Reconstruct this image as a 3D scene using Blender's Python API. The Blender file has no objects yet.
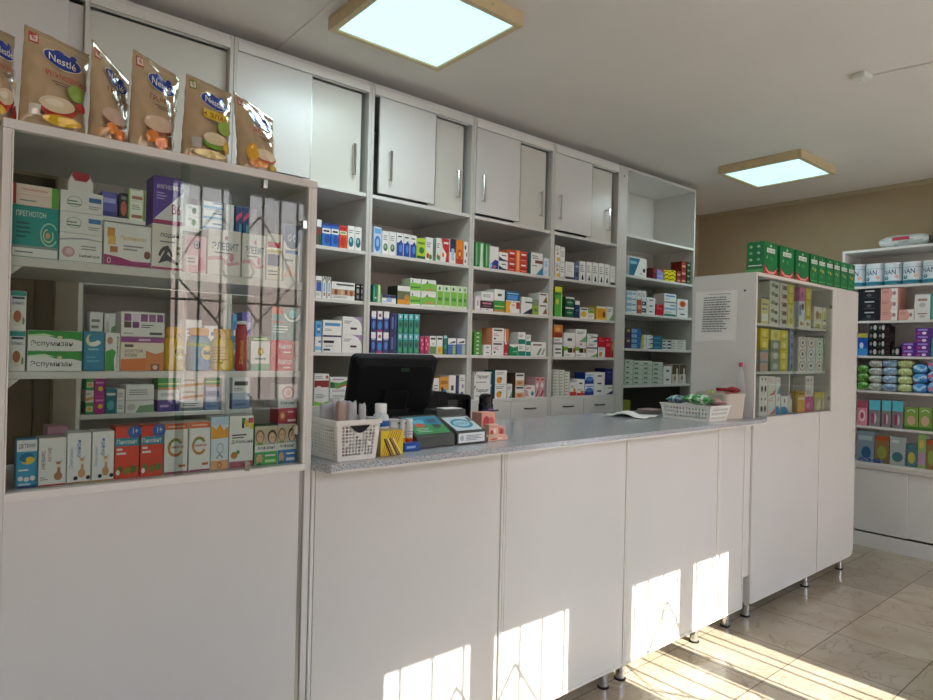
import bpy, bmesh, math, random
from mathutils import Vector, Matrix
random.seed(7)
PI = math.pi
COL = bpy.context.scene.collection

# ------------------------------------------------------------------ camera
F_PX, YAW, PITCH, ROLL, CAM_H = 642.34, math.radians(39.870), math.radians(0.1652), math.radians(1.3411), 1.45
def cam_axes():
    cy, sy, cp, sp = math.cos(YAW), math.sin(YAW), math.cos(PITCH), math.sin(PITCH)
    d = Vector((sy*cp, cy*cp, sp)); r = Vector((cy, -sy, 0)); u = r.cross(d)
    cr, sr = math.cos(ROLL), math.sin(ROLL)
    return cr*r + sr*u, -sr*r + cr*u, d
RX, UX, DX = cam_axes()
cam = bpy.data.objects.new('camera', bpy.data.cameras.new('camera'))
COL.objects.link(cam)
cam.data.sensor_width = 36; cam.data.lens = F_PX/933*36; cam.data.clip_start = .02; cam.data.clip_end = 200
m = Matrix.Identity(4)
for i in range(3):
    m[i][0] = RX[i]; m[i][1] = UX[i]; m[i][2] = -DX[i]
m[2][3] = CAM_H
cam.matrix_world = m
bpy.context.scene.camera = cam
def ray(px, py):
    return RX*((px-466.5)/F_PX) + UX*((350-py)/F_PX) + DX
def on(axis, c, px, py):      # measured point of the photo -> its place on a plane of the room
    v = ray(px, py); o = (0, 0, CAM_H)
    t = (c-o[axis])/v[axis]
    return Vector((v.x*t, v.y*t, CAM_H+v.z*t))

# ------------------------------------------------------------------ colours / materials
def lin(c): return c/12.92 if c <= .04045 else ((c+.055)/1.055)**2.4
NAMED = dict(W='#ecebe6', K='#151515', G='#2f8f3c', B='#1f4fa8', R='#c62a25', Y='#f0c91a', O='#ea7a1f', T='#1f8f8a',
             P='#5d3a94', M='#b5287a', L='#8cc63a', S='#62a9dc', N='#1b2656', C='#e8dcc4', g='#8a8a88', D='#4a4a4c',
             p='#e79aa6', d='#0f5a3c', l='#c9d9ec', y='#f4e27a', b='#7b4a26', o='#f2a766', m='#7d2a6e', t='#9fd2cf', q='#c9c8c2')
def rgb(c):
    c = NAMED.get(c, c)
    return tuple(lin(int(c[i:i+2], 16)/255) for i in (1, 3, 5)) + (1.0,)
def mat(name, color, rough=.5, metal=0, bump=0, bscale=200, var=0, vscale=6, spec=.5, trans=0, ior=1.45, coat=0, emit=None, estr=0, aniso=None):
    M = bpy.data.materials.new(name); M.use_nodes = True
    nt = M.node_tree; b = nt.nodes['Principled BSDF']
    b.inputs['Roughness'].default_value = rough; b.inputs['Metallic'].default_value = metal
    b.inputs['Specular IOR Level'].default_value = spec; b.inputs['IOR'].default_value = ior
    b.inputs['Transmission Weight'].default_value = trans; b.inputs['Coat Weight'].default_value = coat
    b.inputs['Coat Roughness'].default_value = .05
    c = rgb(color)
    b.inputs['Base Color'].default_value = c
    if emit:
        b.inputs['Emission Color'].default_value = rgb(emit); b.inputs['Emission Strength'].default_value = estr
    tc = nt.nodes.new('ShaderNodeTexCoord')
    if var:
        n = nt.nodes.new('ShaderNodeTexNoise'); n.inputs['Scale'].default_value = vscale; n.inputs['Detail'].default_value = 5
        nt.links.new(tc.outputs['Object'], n.inputs['Vector'])
        r = nt.nodes.new('ShaderNodeValToRGB')
        r.color_ramp.elements[0].position = .3; r.color_ramp.elements[1].position = .7
        r.color_ramp.elements[0].color = tuple(x*(1-var) for x in c[:3])+(1,)
        r.color_ramp.elements[1].color = tuple(min(1, x*(1+var)) for x in c[:3])+(1,)
        nt.links.new(n.outputs['Fac'], r.inputs['Fac']); nt.links.new(r.outputs['Color'], b.inputs['Base Color'])
    if bump:
        n = nt.nodes.new('ShaderNodeTexNoise'); n.inputs['Scale'].default_value = bscale; n.inputs['Detail'].default_value = 3
        nt.links.new(tc.outputs['Object'], n.inputs['Vector'])
        bp = nt.nodes.new('ShaderNodeBump'); bp.inputs['Strength'].default_value = bump; bp.inputs['Distance'].default_value = .002
        nt.links.new(n.outputs['Fac'], bp.inputs['Height']); nt.links.new(bp.outputs['Normal'], b.inputs['Normal'])
    return M
M = {}
M['lam'] = mat('white_laminate', '#dad7d1', .28, bump=.05, bscale=60, var=.02, vscale=3)
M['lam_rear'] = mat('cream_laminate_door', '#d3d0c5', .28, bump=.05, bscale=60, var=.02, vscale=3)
M['lam_in'] = mat('white_laminate_carcass', '#cfccc4', .45, var=.02, vscale=3)
M['edge'] = mat('white_edge_strip', '#e3e0d8', .35)
M['alu'] = mat('satin_aluminium', '#b9b8b5', .35, metal=.9)
M['chrome'] = mat('chrome', '#d8d8d8', .12, metal=1)
M['rubber'] = mat('black_rubber', '#101010', .6)
M['dark'] = mat('dark_gap', '#1b1a18', .8)
M['ceil'] = mat('ceiling_paint', '#e8e0d7', .9, bump=.15, bscale=30, var=.03, vscale=1.5)
M['wall'] = mat('beige_wall_paint', '#b09c7c', .9, bump=.25, bscale=80, var=.05, vscale=2)
M['wallf'] = mat('light_wall_paint', '#d2cbbb', .9, bump=.25, bscale=80, var=.04, vscale=2)
M['mould'] = mat('plaster_moulding', '#b5a585', .8)
M['frame'] = mat('white_window_plastic', '#e6e6e4', .35)
M['iron'] = mat('black_iron', '#1a1a1c', .5, metal=.4)
M['oak'] = mat('pale_wood_frame', '#d6bf94', .5, var=.06, vscale=25)
M['plast'] = mat('white_plastic', '#e8e5dc', .4)
M['black'] = mat('black_plastic', '#080809', .6, bump=.1, bscale=600, spec=.25)
M['dsteel'] = mat('dark_steel', '#5c5a58', .3, metal=.9)
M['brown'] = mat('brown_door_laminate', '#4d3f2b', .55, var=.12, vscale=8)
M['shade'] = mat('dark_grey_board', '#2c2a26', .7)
M['blackg'] = mat('black_gloss_plastic', '#0d0d0e', .2)
M['grey'] = mat('grey_smoky_plastic', '#50534f', .25)
M['paper'] = mat('white_paper', '#e9e8e4', .8)
M['beige'] = mat('beige_plastic', '#c9bfb0', .6, bump=.5, bscale=120)
M['asph'] = mat('pale_paving', '#d2cabd', .95, bump=.4, bscale=30, var=.08, vscale=.5)
M['lamp'] = mat('lamp_diffuser', '#bfe4ea', .5, emit='#bff1fa', estr=1.0)

def thin_glass(name, tint, refl=1.0):
    G = bpy.data.materials.new(name); G.use_nodes = True
    nt = G.node_tree; nt.nodes.clear()
    out = nt.nodes.new('ShaderNodeOutputMaterial'); mix = nt.nodes.new('ShaderNodeMixShader')
    tr = nt.nodes.new('ShaderNodeBsdfTransparent'); gl = nt.nodes.new('ShaderNodeBsdfGlossy'); lw = nt.nodes.new('ShaderNodeLayerWeight')
    lw.inputs['Blend'].default_value = .5; gl.inputs['Roughness'].default_value = .0
    pw = nt.nodes.new('ShaderNodeMath'); pw.operation = 'POWER'; pw.inputs[1].default_value = 5
    nt.links.new(lw.outputs['Facing'], pw.inputs[0])
    fr = nt.nodes.new('ShaderNodeMath'); fr.operation = 'MULTIPLY_ADD'; fr.inputs[1].default_value = .96; fr.inputs[2].default_value = .034
    nt.links.new(pw.outputs[0], fr.inputs[0])
    tr.inputs['Color'].default_value = rgb(tint)
    mu = nt.nodes.new('ShaderNodeMath'); mu.operation = 'MULTIPLY'; mu.inputs[1].default_value = refl; mu.use_clamp = True
    nt.links.new(fr.outputs[0], mu.inputs[0]); nt.links.new(mu.outputs[0], mix.inputs[0])
    nt.links.new(tr.outputs[0], mix.inputs[1]); nt.links.new(gl.outputs[0], mix.inputs[2]); nt.links.new(mix.outputs[0], out.inputs[0])
    return G
M['glass'] = thin_glass('display_glass', '#f2f6f4', 1.0)
M['wglass'] = thin_glass('window_glass', '#f6f9fa', 1.0)

def card_material(name, rough, coat=0, bump=0, bscale=30, metal=0):
    C = mat(name, 'W', rough, metal=metal, coat=coat, bump=bump, bscale=bscale)
    nt = C.node_tree; a = nt.nodes.new('ShaderNodeAttribute'); a.attribute_name = 'Col'
    nt.links.new(a.outputs['Color'], nt.nodes['Principled BSDF'].inputs['Base Color'])
    return C
M['card'] = card_material('printed_card', .38)
M['film'] = card_material('printed_shiny_film', .17, metal=.12, coat=.5)
M['print_plastic'] = card_material('printed_plastic', .25)
M['softpack'] = card_material('printed_soft_wrapper', .3, bump=.5, bscale=60)
M['clearpl'] = mat('clear_plastic', '#f4f4f4', .08, trans=.9, ior=1.3)
M['bag'] = mat('translucent_bag_film', '#c9c6c8', .35, trans=.25, ior=1.2, bump=.6, bscale=50)

# granite worktop
def granite():
    G = mat('grey_speckled_worktop', '#8f9294', .16)
    nt = G.node_tree; b = nt.nodes['Principled BSDF']; tc = nt.nodes['Texture Coordinate']
    v = nt.nodes.new('ShaderNodeTexNoise'); v.inputs['Scale'].default_value = 260; v.inputs['Detail'].default_value = 3
    nt.links.new(tc.outputs['Object'], v.inputs['Vector'])
    r = nt.nodes.new('ShaderNodeValToRGB'); cr = r.color_ramp
    cr.elements[0].position = .36; cr.elements[0].color = rgb('#85888c')
    cr.elements[1].position = .66; cr.elements[1].color = rgb('#d6d7d9')
    e = cr.elements.new(.5); e.color = rgb('#b0b2b5')
    nt.links.new(v.outputs['Fac'], r.inputs['Fac']); nt.links.new(r.outputs['Color'], b.inputs['Base Color'])
    return G
M['granite'] = granite()
def tiles():
    G = mat('beige_marble_tiles', '#b8a68c', .16)
    nt = G.node_tree; b = nt.nodes['Principled BSDF']; tc = nt.nodes['Texture Coordinate']
    mp = nt.nodes.new('ShaderNodeMapping'); mp.inputs['Location'].default_value = (-3.73+.42*20, -1.345+.42*20, 0)
    nt.links.new(tc.outputs['Object'], mp.inputs['Vector'])
    br = nt.nodes.new('ShaderNodeTexBrick'); br.offset = 0; br.squash = 1
    br.inputs['Scale'].default_value = 1; br.inputs['Brick Width'].default_value = .42; br.inputs['Row Height'].default_value = .42
    br.inputs['Mortar Size'].default_value = .0022; br.inputs['Mortar Smooth'].default_value = .1; br.inputs['Bias'].default_value = 0
    br.inputs['Color1'].default_value = (0, 0, 0, 1); br.inputs['Color2'].default_value = (1, 1, 1, 1)
    nt.links.new(mp.outputs[0], br.inputs['Vector'])
    n = nt.nodes.new('ShaderNodeTexNoise'); n.inputs['Scale'].default_value = 3.2; n.inputs['Detail'].default_value = 8; n.inputs['Distortion'].default_value = .8
    nt.links.new(tc.outputs['Object'], n.inputs['Vector'])
    r = nt.nodes.new('ShaderNodeValToRGB'); cr = r.color_ramp
    cr.elements[0].position = .3; cr.elements[0].color = rgb('#b5a48c')
    cr.elements[1].position = .72; cr.elements[1].color = rgb('#cdbfa8')
    nt.links.new(n.outputs['Fac'], r.inputs['Fac'])
    # veins
    n2 = nt.nodes.new('ShaderNodeTexNoise'); n2.inputs['Scale'].default_value = 2.6; n2.inputs['Detail'].default_value = 6; n2.inputs['Distortion'].default_value = 2.2
    nt.links.new(tc.outputs['Object'], n2.inputs['Vector'])
    vr = nt.nodes.new('ShaderNodeValToRGB'); vc = vr.color_ramp
    vc.elements[0].position = .488; vc.elements[0].color = (0, 0, 0, 1); vc.elements[1].position = .512; vc.elements[1].color = (0, 0, 0, 1)
    e = vc.elements.new(.5); e.color = (.5, .5, .5, 1)
    nt.links.new(n2.outputs['Fac'], vr.inputs['Fac'])
    mx = nt.nodes.new('ShaderNodeMixRGB'); mx.inputs[2].default_value = rgb('#7c6853')
    nt.links.new(vr.outputs['Color'], mx.inputs[0]); nt.links.new(r.outputs['Color'], mx.inputs[1])
    tv = nt.nodes.new('ShaderNodeMixRGB'); tv.blend_type = 'MULTIPLY'; tv.inputs[0].default_value = .25
    nt.links.new(mx.outputs[0], tv.inputs[1]); nt.links.new(br.outputs['Color'], tv.inputs[2])
    mo = nt.nodes.new('ShaderNodeMixRGB'); mo.inputs[2].default_value = rgb('#6d5f4d')
    nt.links.new(br.outputs['Fac'], mo.inputs[0]); nt.links.new(tv.outputs[0], mo.inputs[1])
    nt.links.new(mo.outputs[0], b.inputs['Base Color'])
    bp = nt.nodes.new('ShaderNodeBump'); bp.invert = True; bp.inputs['Strength'].default_value = .5; bp.inputs['Distance'].default_value = .002
    nt.links.new(br.outputs['Fac'], bp.inputs['Height']); nt.links.new(bp.outputs['Normal'], b.inputs['Normal'])
    return G
M['tiles'] = tiles()

# ------------------------------------------------------------------ mesh builder
class MB:
    def __init__(s): s.v = []; s.f = []; s.c = []; s.sm = []
    def add(s, vs, fs, col='W', smooth=False):
        o = len(s.v); s.v += [tuple(v) for v in vs]
        for f in fs:
            s.f.append(tuple(i+o for i in f)); s.c.append(col); s.sm.append(smooth)
    def box(s, x0, y0, z0, x1, y1, z1, col='W', ch=0):
        if x0 > x1: x0, x1 = x1, x0
        if y0 > y1: y0, y1 = y1, y0
        if z0 > z1: z0, z1 = z1, z0
        if not ch:
            vs = [(x, y, z) for z in (z0, z1) for y in (y0, y1) for x in (x0, x1)]
            s.add(vs, [(0, 2, 3, 1), (4, 5, 7, 6), (0, 1, 5, 4), (2, 6, 7, 3), (0, 4, 6, 2), (1, 3, 7, 5)], col); return
        ch = min(ch, (x1-x0)*.4, (y1-y0)*.4, (z1-z0)*.4)
        vs = []; idx = {}
        P = ((x0, x1), (y0, y1), (z0, z1))
        for i in range(8):
            s3 = (i & 1, (i >> 1) & 1, (i >> 2) & 1)
            for ax in range(3):
                p = []
                for k in range(3):
                    q = P[k][s3[k]]
                    if k != ax: q += ch if s3[k] == 0 else -ch
                    p.append(q)
                idx[(i, ax)] = len(vs); vs.append(p)
        fs = []
        def fix(f):
            cx = [sum(vs[i][k] for i in f)/len(f)-(P[k][0]+P[k][1])/2 for k in range(3)]
            a, b, c = (Vector(vs[f[j]]) for j in range(3))
            return f if (b-a).cross(c-b).dot(Vector(cx)) > 0 else tuple(reversed(f))
        for ax in range(3):
            o1, o2 = [k for k in range(3) if k != ax]
            for sd in (0, 1):
                loop = []
                for (p, q) in ((0, 0), (1, 0), (1, 1), (0, 1)):
                    i = (sd << ax) | (p << o1) | (q << o2); loop.append(idx[(i, ax)])
                fs.append(fix(tuple(loop)))
            for p in (0, 1):
                for q in (0, 1):
                    a = (p << o1) | (q << o2); b = a | (1 << ax)
                    fs.append(fix((idx[(a, o1)], idx[(b, o1)], idx[(b, o2)], idx[(a, o2)])))
        for i in range(8): fs.append(fix((idx[(i, 0)], idx[(i, 1)], idx[(i, 2)])))
        s.add(vs, fs, col)
    def prism(s, poly, z0, z1, col='W', axis=2, smooth=False):
        # polygon in the two other axes, extruded along axis
        n = len(poly)
        def mk(a, b, c):
            return (a, b, c) if axis == 2 else ((c, a, b) if axis == 0 else (a, c, b))
        area = sum(poly[i][0]*poly[(i+1) % n][1]-poly[(i+1) % n][0]*poly[i][1] for i in range(n))
        if (area < 0) != (axis == 1): poly = poly[::-1]
        vs = [mk(p[0], p[1], z0) for p in poly]+[mk(p[0], p[1], z1) for p in poly]
        s.add(vs, [tuple(range(n-1, -1, -1)), tuple(range(n, 2*n))], col)
        s.add(vs, [(i, (i+1) % n, (i+1) % n+n, i+n) for i in range(n)], col, smooth)
    def lathe(s, prof, cx=0, cy=0, cz=0, seg=24, cols=None, col='W', smooth=True):
        n = len(prof); vs = []
        for r, z in prof:
            for k in range(seg):
                a = 2*PI*k/seg; vs.append((cx+r*math.cos(a), cy+r*math.sin(a), cz+z))
        for j in range(n-1):
            c = cols[j] if cols else col
            s.add(vs[j*seg:(j+2)*seg], [(k, (k+1) % seg, (k+1) % seg+seg, k+seg) for k in range(seg)], c, smooth)
        c0 = cols[0] if cols else col; c1 = cols[-1] if cols else col
        if prof[0][0] > 1e-5: s.add(vs[:seg], [tuple(range(seg-1, -1, -1))], c0)
        if prof[-1][0] > 1e-5: s.add(vs[-seg:], [tuple(range(seg))], c1)
    def tube(s, pts, r, seg=8, col='W', closed=False):
        pts = [Vector(p) for p in pts]; n = len(pts); rings = []
        for i, p in enumerate(pts):
            a = pts[max(i-1, 0)]; b = pts[min(i+1, n-1)]
            if closed: a = pts[(i-1) % n]; b = pts[(i+1) % n]
            t = (b-a).normalized(); up = Vector((0, 0, 1)) if abs(t.z) < .9 else Vector((1, 0, 0))
            u = t.cross(up).normalized(); w = u.cross(t)
            rings.append([p+u*(r*math.cos(2*PI*k/seg))+w*(r*math.sin(2*PI*k/seg)) for k in range(seg)])
        vs = [v for q in rings for v in q]; fs = []
        for i in range(n if closed else n-1):
            j = (i+1) % n
            for k in range(seg):
                fs.append((i*seg+(k+1) % seg, i*seg+k, j*seg+k, j*seg+(k+1) % seg))
        s.add(vs, fs, col, True)
        if not closed: s.add(vs, [tuple(range(seg)), tuple(range(n*seg-1, (n-1)*seg-1, -1))], col)
    def xf(s, mtx):
        s.v = [tuple(mtx @ Vector(v)) for v in s.v]; return s
    def obj(s, name, m, parent=None, loc=None, kind=None, label=None):
        me = bpy.data.meshes.new(name); me.from_pydata(s.v, [], s.f)
        mm = M[m] if isinstance(m, str) else m
        me.materials.append(mm)
        if mm in (M['card'], M['film'], M['print_plastic'], M['softpack']):
            at = me.color_attributes.new('Col', 'FLOAT_COLOR', 'CORNER')
            cache = {}; data = []
            for f, c in zip(s.f, s.c):
                if c not in cache: cache[c] = rgb(c) if isinstance(c, str) else tuple(c)
                data += list(cache[c])*len(f)
            at.data.foreach_set('color', data)
        me.polygons.foreach_set('use_smooth', s.sm)
        me.update()
        o = bpy.data.objects.new(name, me); COL.objects.link(o)
        if parent: o.parent = parent
        if loc: o.location = loc
        if kind: o['kind'] = kind
        if label: o['label'] = label
        return o
def empty(name, loc, rz=0):
    o = bpy.data.objects.new(name, None); o.empty_display_size = .05; COL.objects.link(o)
    o.location = loc; o.rotation_euler.z = rz; return o
def tag(o, label, cat, group=None):
    o['label'] = label; o['category'] = cat
    if group: o['group'] = group
    return o
USED_LABELS = {}

# ------------------------------------------------------------------ lettering
TXT = {}
def text_geo(s, bold=False):
    k = (s, bold)
    if k in TXT: return TXT[k]
    cu = bpy.data.curves.new('t', 'FONT'); cu.body = s; cu.size = 1; cu.resolution_u = 2; cu.fill_mode = 'FRONT'
    if bold: cu.offset = .008
    o = bpy.data.objects.new('t', cu); COL.objects.link(o)
    bpy.context.view_layer.update()
    me = bpy.data.meshes.new_from_object(o.evaluated_get(bpy.context.evaluated_depsgraph_get()))
    vs = [(v.co.x, v.co.y) for v in me.vertices]; fs = [tuple(p.vertices) for p in me.polygons]
    bpy.data.objects.remove(o); bpy.data.curves.remove(cu); bpy.data.meshes.remove(me)
    if not vs: TXT[k] = ([], []); return TXT[k]
    x0 = min(v[0] for v in vs); x1 = max(v[0] for v in vs); y0 = min(v[1] for v in vs); y1 = max(v[1] for v in vs)
    vs = [((v[0]-x0)/(x1-x0), (v[1]-y0)/(y1-y0)) for v in vs]
    # keep the winding counter-clockwise
    out = []
    for f in fs:
        a = sum(vs[f[i]][0]*vs[f[(i+1) % len(f)]][1]-vs[f[(i+1) % len(f)]][0]*vs[f[i]][1] for i in range(len(f)))
        out.append(f if a > 0 else tuple(reversed(f)))
    TXT[k] = (vs, out); return TXT[k]

def paint(mb, prims, S, nu=1, layer=.00018):
    """prims in 0..1 face coordinates; S(u, v, lift) gives the point on the surface. nu: strips across for curved faces"""
    lift = layer
    def poly(pts, col):
        area = sum(pts[i][0]*pts[(i+1) % len(pts)][1]-pts[(i+1) % len(pts)][0]*pts[i][1] for i in range(len(pts)))
        if area < 0: pts = pts[::-1]
        mb.add([S(a, b, lift) for a, b in pts], [tuple(range(len(pts)))], col)
    def rect(x0, y0, x1, y1, col):
        n = max(1, int(math.ceil(abs(x1-x0)*nu)))
        for i in range(n):
            a = x0+(x1-x0)*i/n; b = x0+(x1-x0)*(i+1)/n
            poly([(a, y0), (b, y0), (b, y1), (a, y1)], col)
    for p in prims:
        k = p[0]
        if k == 'r': rect(*p[1:])
        elif k == 'p': poly(list(p[1]), p[2])
        elif k == 'c':      # centre, rx, ry, colour
            _, cx, cy, rx, ry, col = p
            n = 18
            if nu > 1:
                vs = [(cx, cy)]+[(cx+rx*math.cos(2*PI*i/n), cy+ry*math.sin(2*PI*i/n)) for i in range(n)]
                mb.add([S(a, b, lift) for a, b in vs], [(0, i+1, (i+1) % n+1) for i in range(n)], col)
            else: poly([(cx+rx*math.cos(2*PI*i/n), cy+ry*math.sin(2*PI*i/n)) for i in range(n)], col)
        elif k == 'a':      # arc band: cx cy rx ry a0 a1 thickness col
            _, cx, cy, rx, ry, a0, a1, th, col = p
            n = 12
            for i in range(n):
                q0 = math.radians(a0+(a1-a0)*i/n); q1 = math.radians(a0+(a1-a0)*(i+1)/n)
                poly([(cx+rx*math.cos(q0), cy+ry*math.sin(q0)), (cx+rx*math.cos(q1), cy+ry*math.sin(q1)),
                      (cx+rx*(1-th)*math.cos(q1), cy+ry*(1-th)*math.sin(q1)), (cx+rx*(1-th)*math.cos(q0), cy+ry*(1-th)*math.sin(q0))], col)
        elif k == 't':      # text, x0, y0, x1, y1, col, [rot90]
            vs, fs = text_geo(p[1], len(p) > 7 and p[7])
            x0, y0, x1, y1 = p[2:6]; rot = len(p) > 8 and p[8]
            if rot: q = [S(x1-(x1-x0)*b, y0+(y1-y0)*a, lift) for a, b in vs]
            else: q = [S(x0+(x1-x0)*a, y0+(y1-y0)*b, lift) for a, b in vs]
            mb.add(q, fs, p[6])
        elif k == 'l':      # fine print: x0 y0 x1 y1 n col
            _, x0, y0, x1, y1, n, col = p
            rr = random.Random(int((x0*7+y0*13+n)*1000))
            for i in range(n):
                yy = y0+(y1-y0)*(i+.25)/n; hh = (y1-y0)/n*.42
                rect(x0, yy, x1-(x1-x0)*rr.random()*.35, yy+hh, col)
        lift += layer
# ================================================================== SETTING
XL, XR, YF, YB, ZC = -1.5, 6.0, -.70, 3.53, 2.89
def slab(name, x0, y0, z0, x1, y1, z1, m):
    b = MB(); b.box(x0, y0, z0, x1, y1, z1); return b.obj(name, m, kind='structure')
slab('floor', XL-.2, YF-.15, -.1, XR+.2, YB+.2, 0, 'tiles')
slab('ceiling', XL-.2, YF-.15, ZC, XR+.2, YB+.2, ZC+.1, 'ceil')
slab('wall_back', XL-.2, YB, 0, XR+.2, YB+.2, ZC, 'wall')
slab('wall_right', XR, YF-.15, 0, XR+.2, YB, ZC, 'wall')
slab('wall_left', XL-.2, YF-.15, 0, XL, YB, ZC, 'wallf')
slab('ground_outside', -8, -9, -.25, 14, YF-.15, -.15, 'asph')
# window wall behind the photographer, with real openings
PAIRS = [(-1.35, -.33), (1.065, 2.035), (2.36, 3.30)]  # first pair is an added, unseen window that lets in fill light
ZS, ZH = 1.05, 2.45
b = MB()
DR = (4.15, 5.35)  # unseen glazed door, added to bring fill light to the far end
xs = [XL] + [x for p in PAIRS for x in p] + [DR[0], DR[1], XR]
for i in range(0, len(xs), 2): b.box(xs[i], YF-.15, 0, xs[i+1], YF, ZC)
for a, c in PAIRS:
    b.box(a, YF-.15, 0, c, YF, ZS); b.box(a, YF-.15, ZH+.05, c, YF, ZC)
b.box(DR[0], YF-.15, 2.30, DR[1], YF, ZC)
b.obj('wall_front', 'wallf', kind='structure')
f = MB(); y0, y1 = YF-.09, YF-.03
for q in ((DR[0], 0, DR[0]+.06, 2.30), (DR[1]-.06, 0, DR[1], 2.30), (DR[0]+.06, 2.24, DR[1]-.06, 2.30), (4.72, 0.01, 4.78, 2.24), (DR[0]+.06, .01, 4.72, .25), (4.78, .01, DR[1]-.06, .25)): f.box(q[0], y0, q[1], q[2], y1, q[3])
dd = f.obj('door_1', 'frame', kind='structure')
g = MB(); g.box(DR[0]+.06, YF-.063, .25, 4.72, YF-.057, 2.24); g.obj('door_glass', 'wglass', dd)
g = MB(); g.box(4.78, YF-.063, .25, DR[1]-.06, YF-.057, 2.24); g.obj('door_glass', 'wglass', dd)
g = MB(); g.tube([(4.70, YF+.03, .95), (4.70, YF+.03, 1.25)], .012, 8); g.obj('door_handle', 'chrome', dd)
cn = MB(); cn.box(DR[0]-.35, YF-3.3, 2.48, DR[1]+.55, YF-.151, 2.54, ch=.01); cn.obj('trim_4', 'frame', kind='structure')  # unseen canopy added to keep the sun from falling through the door
PANES = [((-1.30, -.90), (-.78, -.38)), ((1.117, 1.467), (1.585, 1.985)), ((2.412, 2.79), (2.913, 3.251))]
for i, ((a, c), panes) in enumerate(zip(PAIRS, PANES)):
    f = MB(); y0, y1 = YF-.075, YF-.015
    zb, zt = ZS+.05, ZH
    f.box(a, y0, ZS, c, y1, zb); f.box(a, y0, zt, c, y1, ZH+.05)
    ed = [a, panes[0][0], panes[0][1], panes[1][0], panes[1][1], c]
    for k in range(0, 6, 2): f.box(ed[k], y0, zb, ed[k+1], y1, zt)
    w = f.obj('window_%d' % (i+1), 'frame', kind='structure')
    for p in panes:
        g = MB(); g.box(p[0], YF-.05, zb, p[1], YF-.044, zt); g.obj('window_pane', 'wglass', w)
    s = MB(); s.box(a-.03, YF-.02, ZS-.03, c+.03, YF+.12, ZS); s.obj('window_sill', 'frame', w)
# iron grilles outside the windows
for i, (a, c) in enumerate(PAIRS):
    g = MB(); y = YF-.11; mid = (a+c)/2
    n = 8
    xb = [[-1.22, -1.10, -.98, -.70, -.58, -.46], [1.175, 1.304, 1.439, 1.60, 1.713, 1.833, 1.96], [2.43, 2.531, 2.651, 2.77, 2.94, 3.09, 3.16]][i]
    for x in xb: g.box(x-.0065, y-.006, ZS+.02, x+.0065, y+.006, ZH+.03)
    for z in ((ZS+.03, ZH+.02) if i == 2 else (ZS+.03, 1.74, ZH+.02)): g.box(a, y-.006, z-.006, c, y+.006, z+.006)
    for s in ((-1, 1), (-1, 1), (1,))[i]:
        ax = mid+.14*s if i != 2 else mid-.14*s
        g.tube([(ax, y, 2.33), (ax-.17*s, y, 2.10), (ax-.25*s, y, 1.95), (ax, y, 1.62), (ax-.25*s, y, 1.32), (ax, y, 1.08)], .007, 6)
        g.tube([(ax, y, 2.33), (ax+.16*s, y, 2.10), (ax+.26*s, y, 1.90), (ax, y, 1.62)], .007, 6)
    o = g.obj('window_grille', 'iron')
    tag(o, ['black iron diamond grille outside the window farthest left behind the photographer',
            'black iron diamond grille outside the window mirrored in the tall showcase glass',
            'black iron diamond grille outside the window nearest the tiled aisle'][i], 'grille')
# coving and trims
def cove(name, p0, p1, inward):
    b = MB(); prof = [(0, 0), (.030, 0), (.030, .005), (.022, .010), (.014, .020), (.010, .034), (0, .034)]
    d = Vector(p1)-Vector(p0); n = Vector(inward)
    vs = [Vector(p0)+n*a-Vector((0, 0, c)) for a, c in prof]+[Vector(p1)+n*a-Vector((0, 0, c)) for a, c in prof]
    k = len(prof)
    fs = [(i, (i+1) % k, (i+1) % k+k, i+k) for i in range(k)]+[tuple(range(k)), tuple(range(2*k-1, k-1, -1))]
    b.add(vs, fs); return b.obj(name, 'mould', kind='structure')
cove('trim_1', (XR-.0005, YF, ZC-.0005), (XR-.0005, YB, ZC-.0005), (-1, 0, 0))
cove('trim_2', (5.0, YB-.0005, ZC-.0005), (XR, YB-.0005, ZC-.0005), (0, -1, 0))
b = MB(); b.box(1.252, .2, ZC-.006, 1.272, YB-.02, ZC-.0003); b.obj('trim_3', 'ceil', kind='structure')
# brown door added to darken the back-left wall, its colour standing for shade
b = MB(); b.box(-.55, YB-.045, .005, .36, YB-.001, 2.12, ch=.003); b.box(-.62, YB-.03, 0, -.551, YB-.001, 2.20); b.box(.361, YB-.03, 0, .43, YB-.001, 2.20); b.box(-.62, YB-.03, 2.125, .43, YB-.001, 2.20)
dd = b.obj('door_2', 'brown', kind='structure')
# ------------------------------------------------------------------ ceiling lamps, junction box
def ceiling_lamp(cx, cy, label):
    r = empty('ceiling_light', (cx, cy, ZC)); h = .3
    f = MB(); t = .03
    for (x0, y0, x1, y1) in ((-h, -h, h, -h+t), (-h, h-t, h, h), (-h, -h+t, -h+t, h-t), (h-t, -h+t, h, h-t)):
        f.box(x0, y0, -.06, x1, y1, -.0005, ch=.0015)
    f.obj('lamp_frame', 'oak', r)
    d = MB(); d.box(-h+t+.0005, -h+t+.0005, -.052, h-t-.0005, h-t-.0005, -.045); d.obj('diffuser', 'lamp', r, label='glowing pale blue diffuser')
    for ang in range(4):
        q = MB(); q.lathe([(.005, 0), (.004, .002), (0, .002)], 0, 0, 0, 8)
        q.xf(Matrix.Rotation(ang*PI/2, 4, 'Z') @ Matrix.Translation((.3, 0.12, -.03)) @ Matrix.Rotation(PI/2, 4, 'Y')); q.obj('screw', 'alu', r)
    tag(r, label, 'ceiling light')
ceiling_lamp(1.6, 2.245, 'lit square ceiling light in a pale wood frame above the wall cabinets')
ceiling_lamp(4.83, 2.215, 'lit square ceiling light in a pale wood frame above the green toothpaste cartons')
r = empty('junction_box', (3.56, 1.22, ZC), math.radians(-8))
b = MB(); b.box(-.04, -.035, -.03, .04, .035, -.0004, ch=.006); b.obj('cover', 'plast', r)
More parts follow.
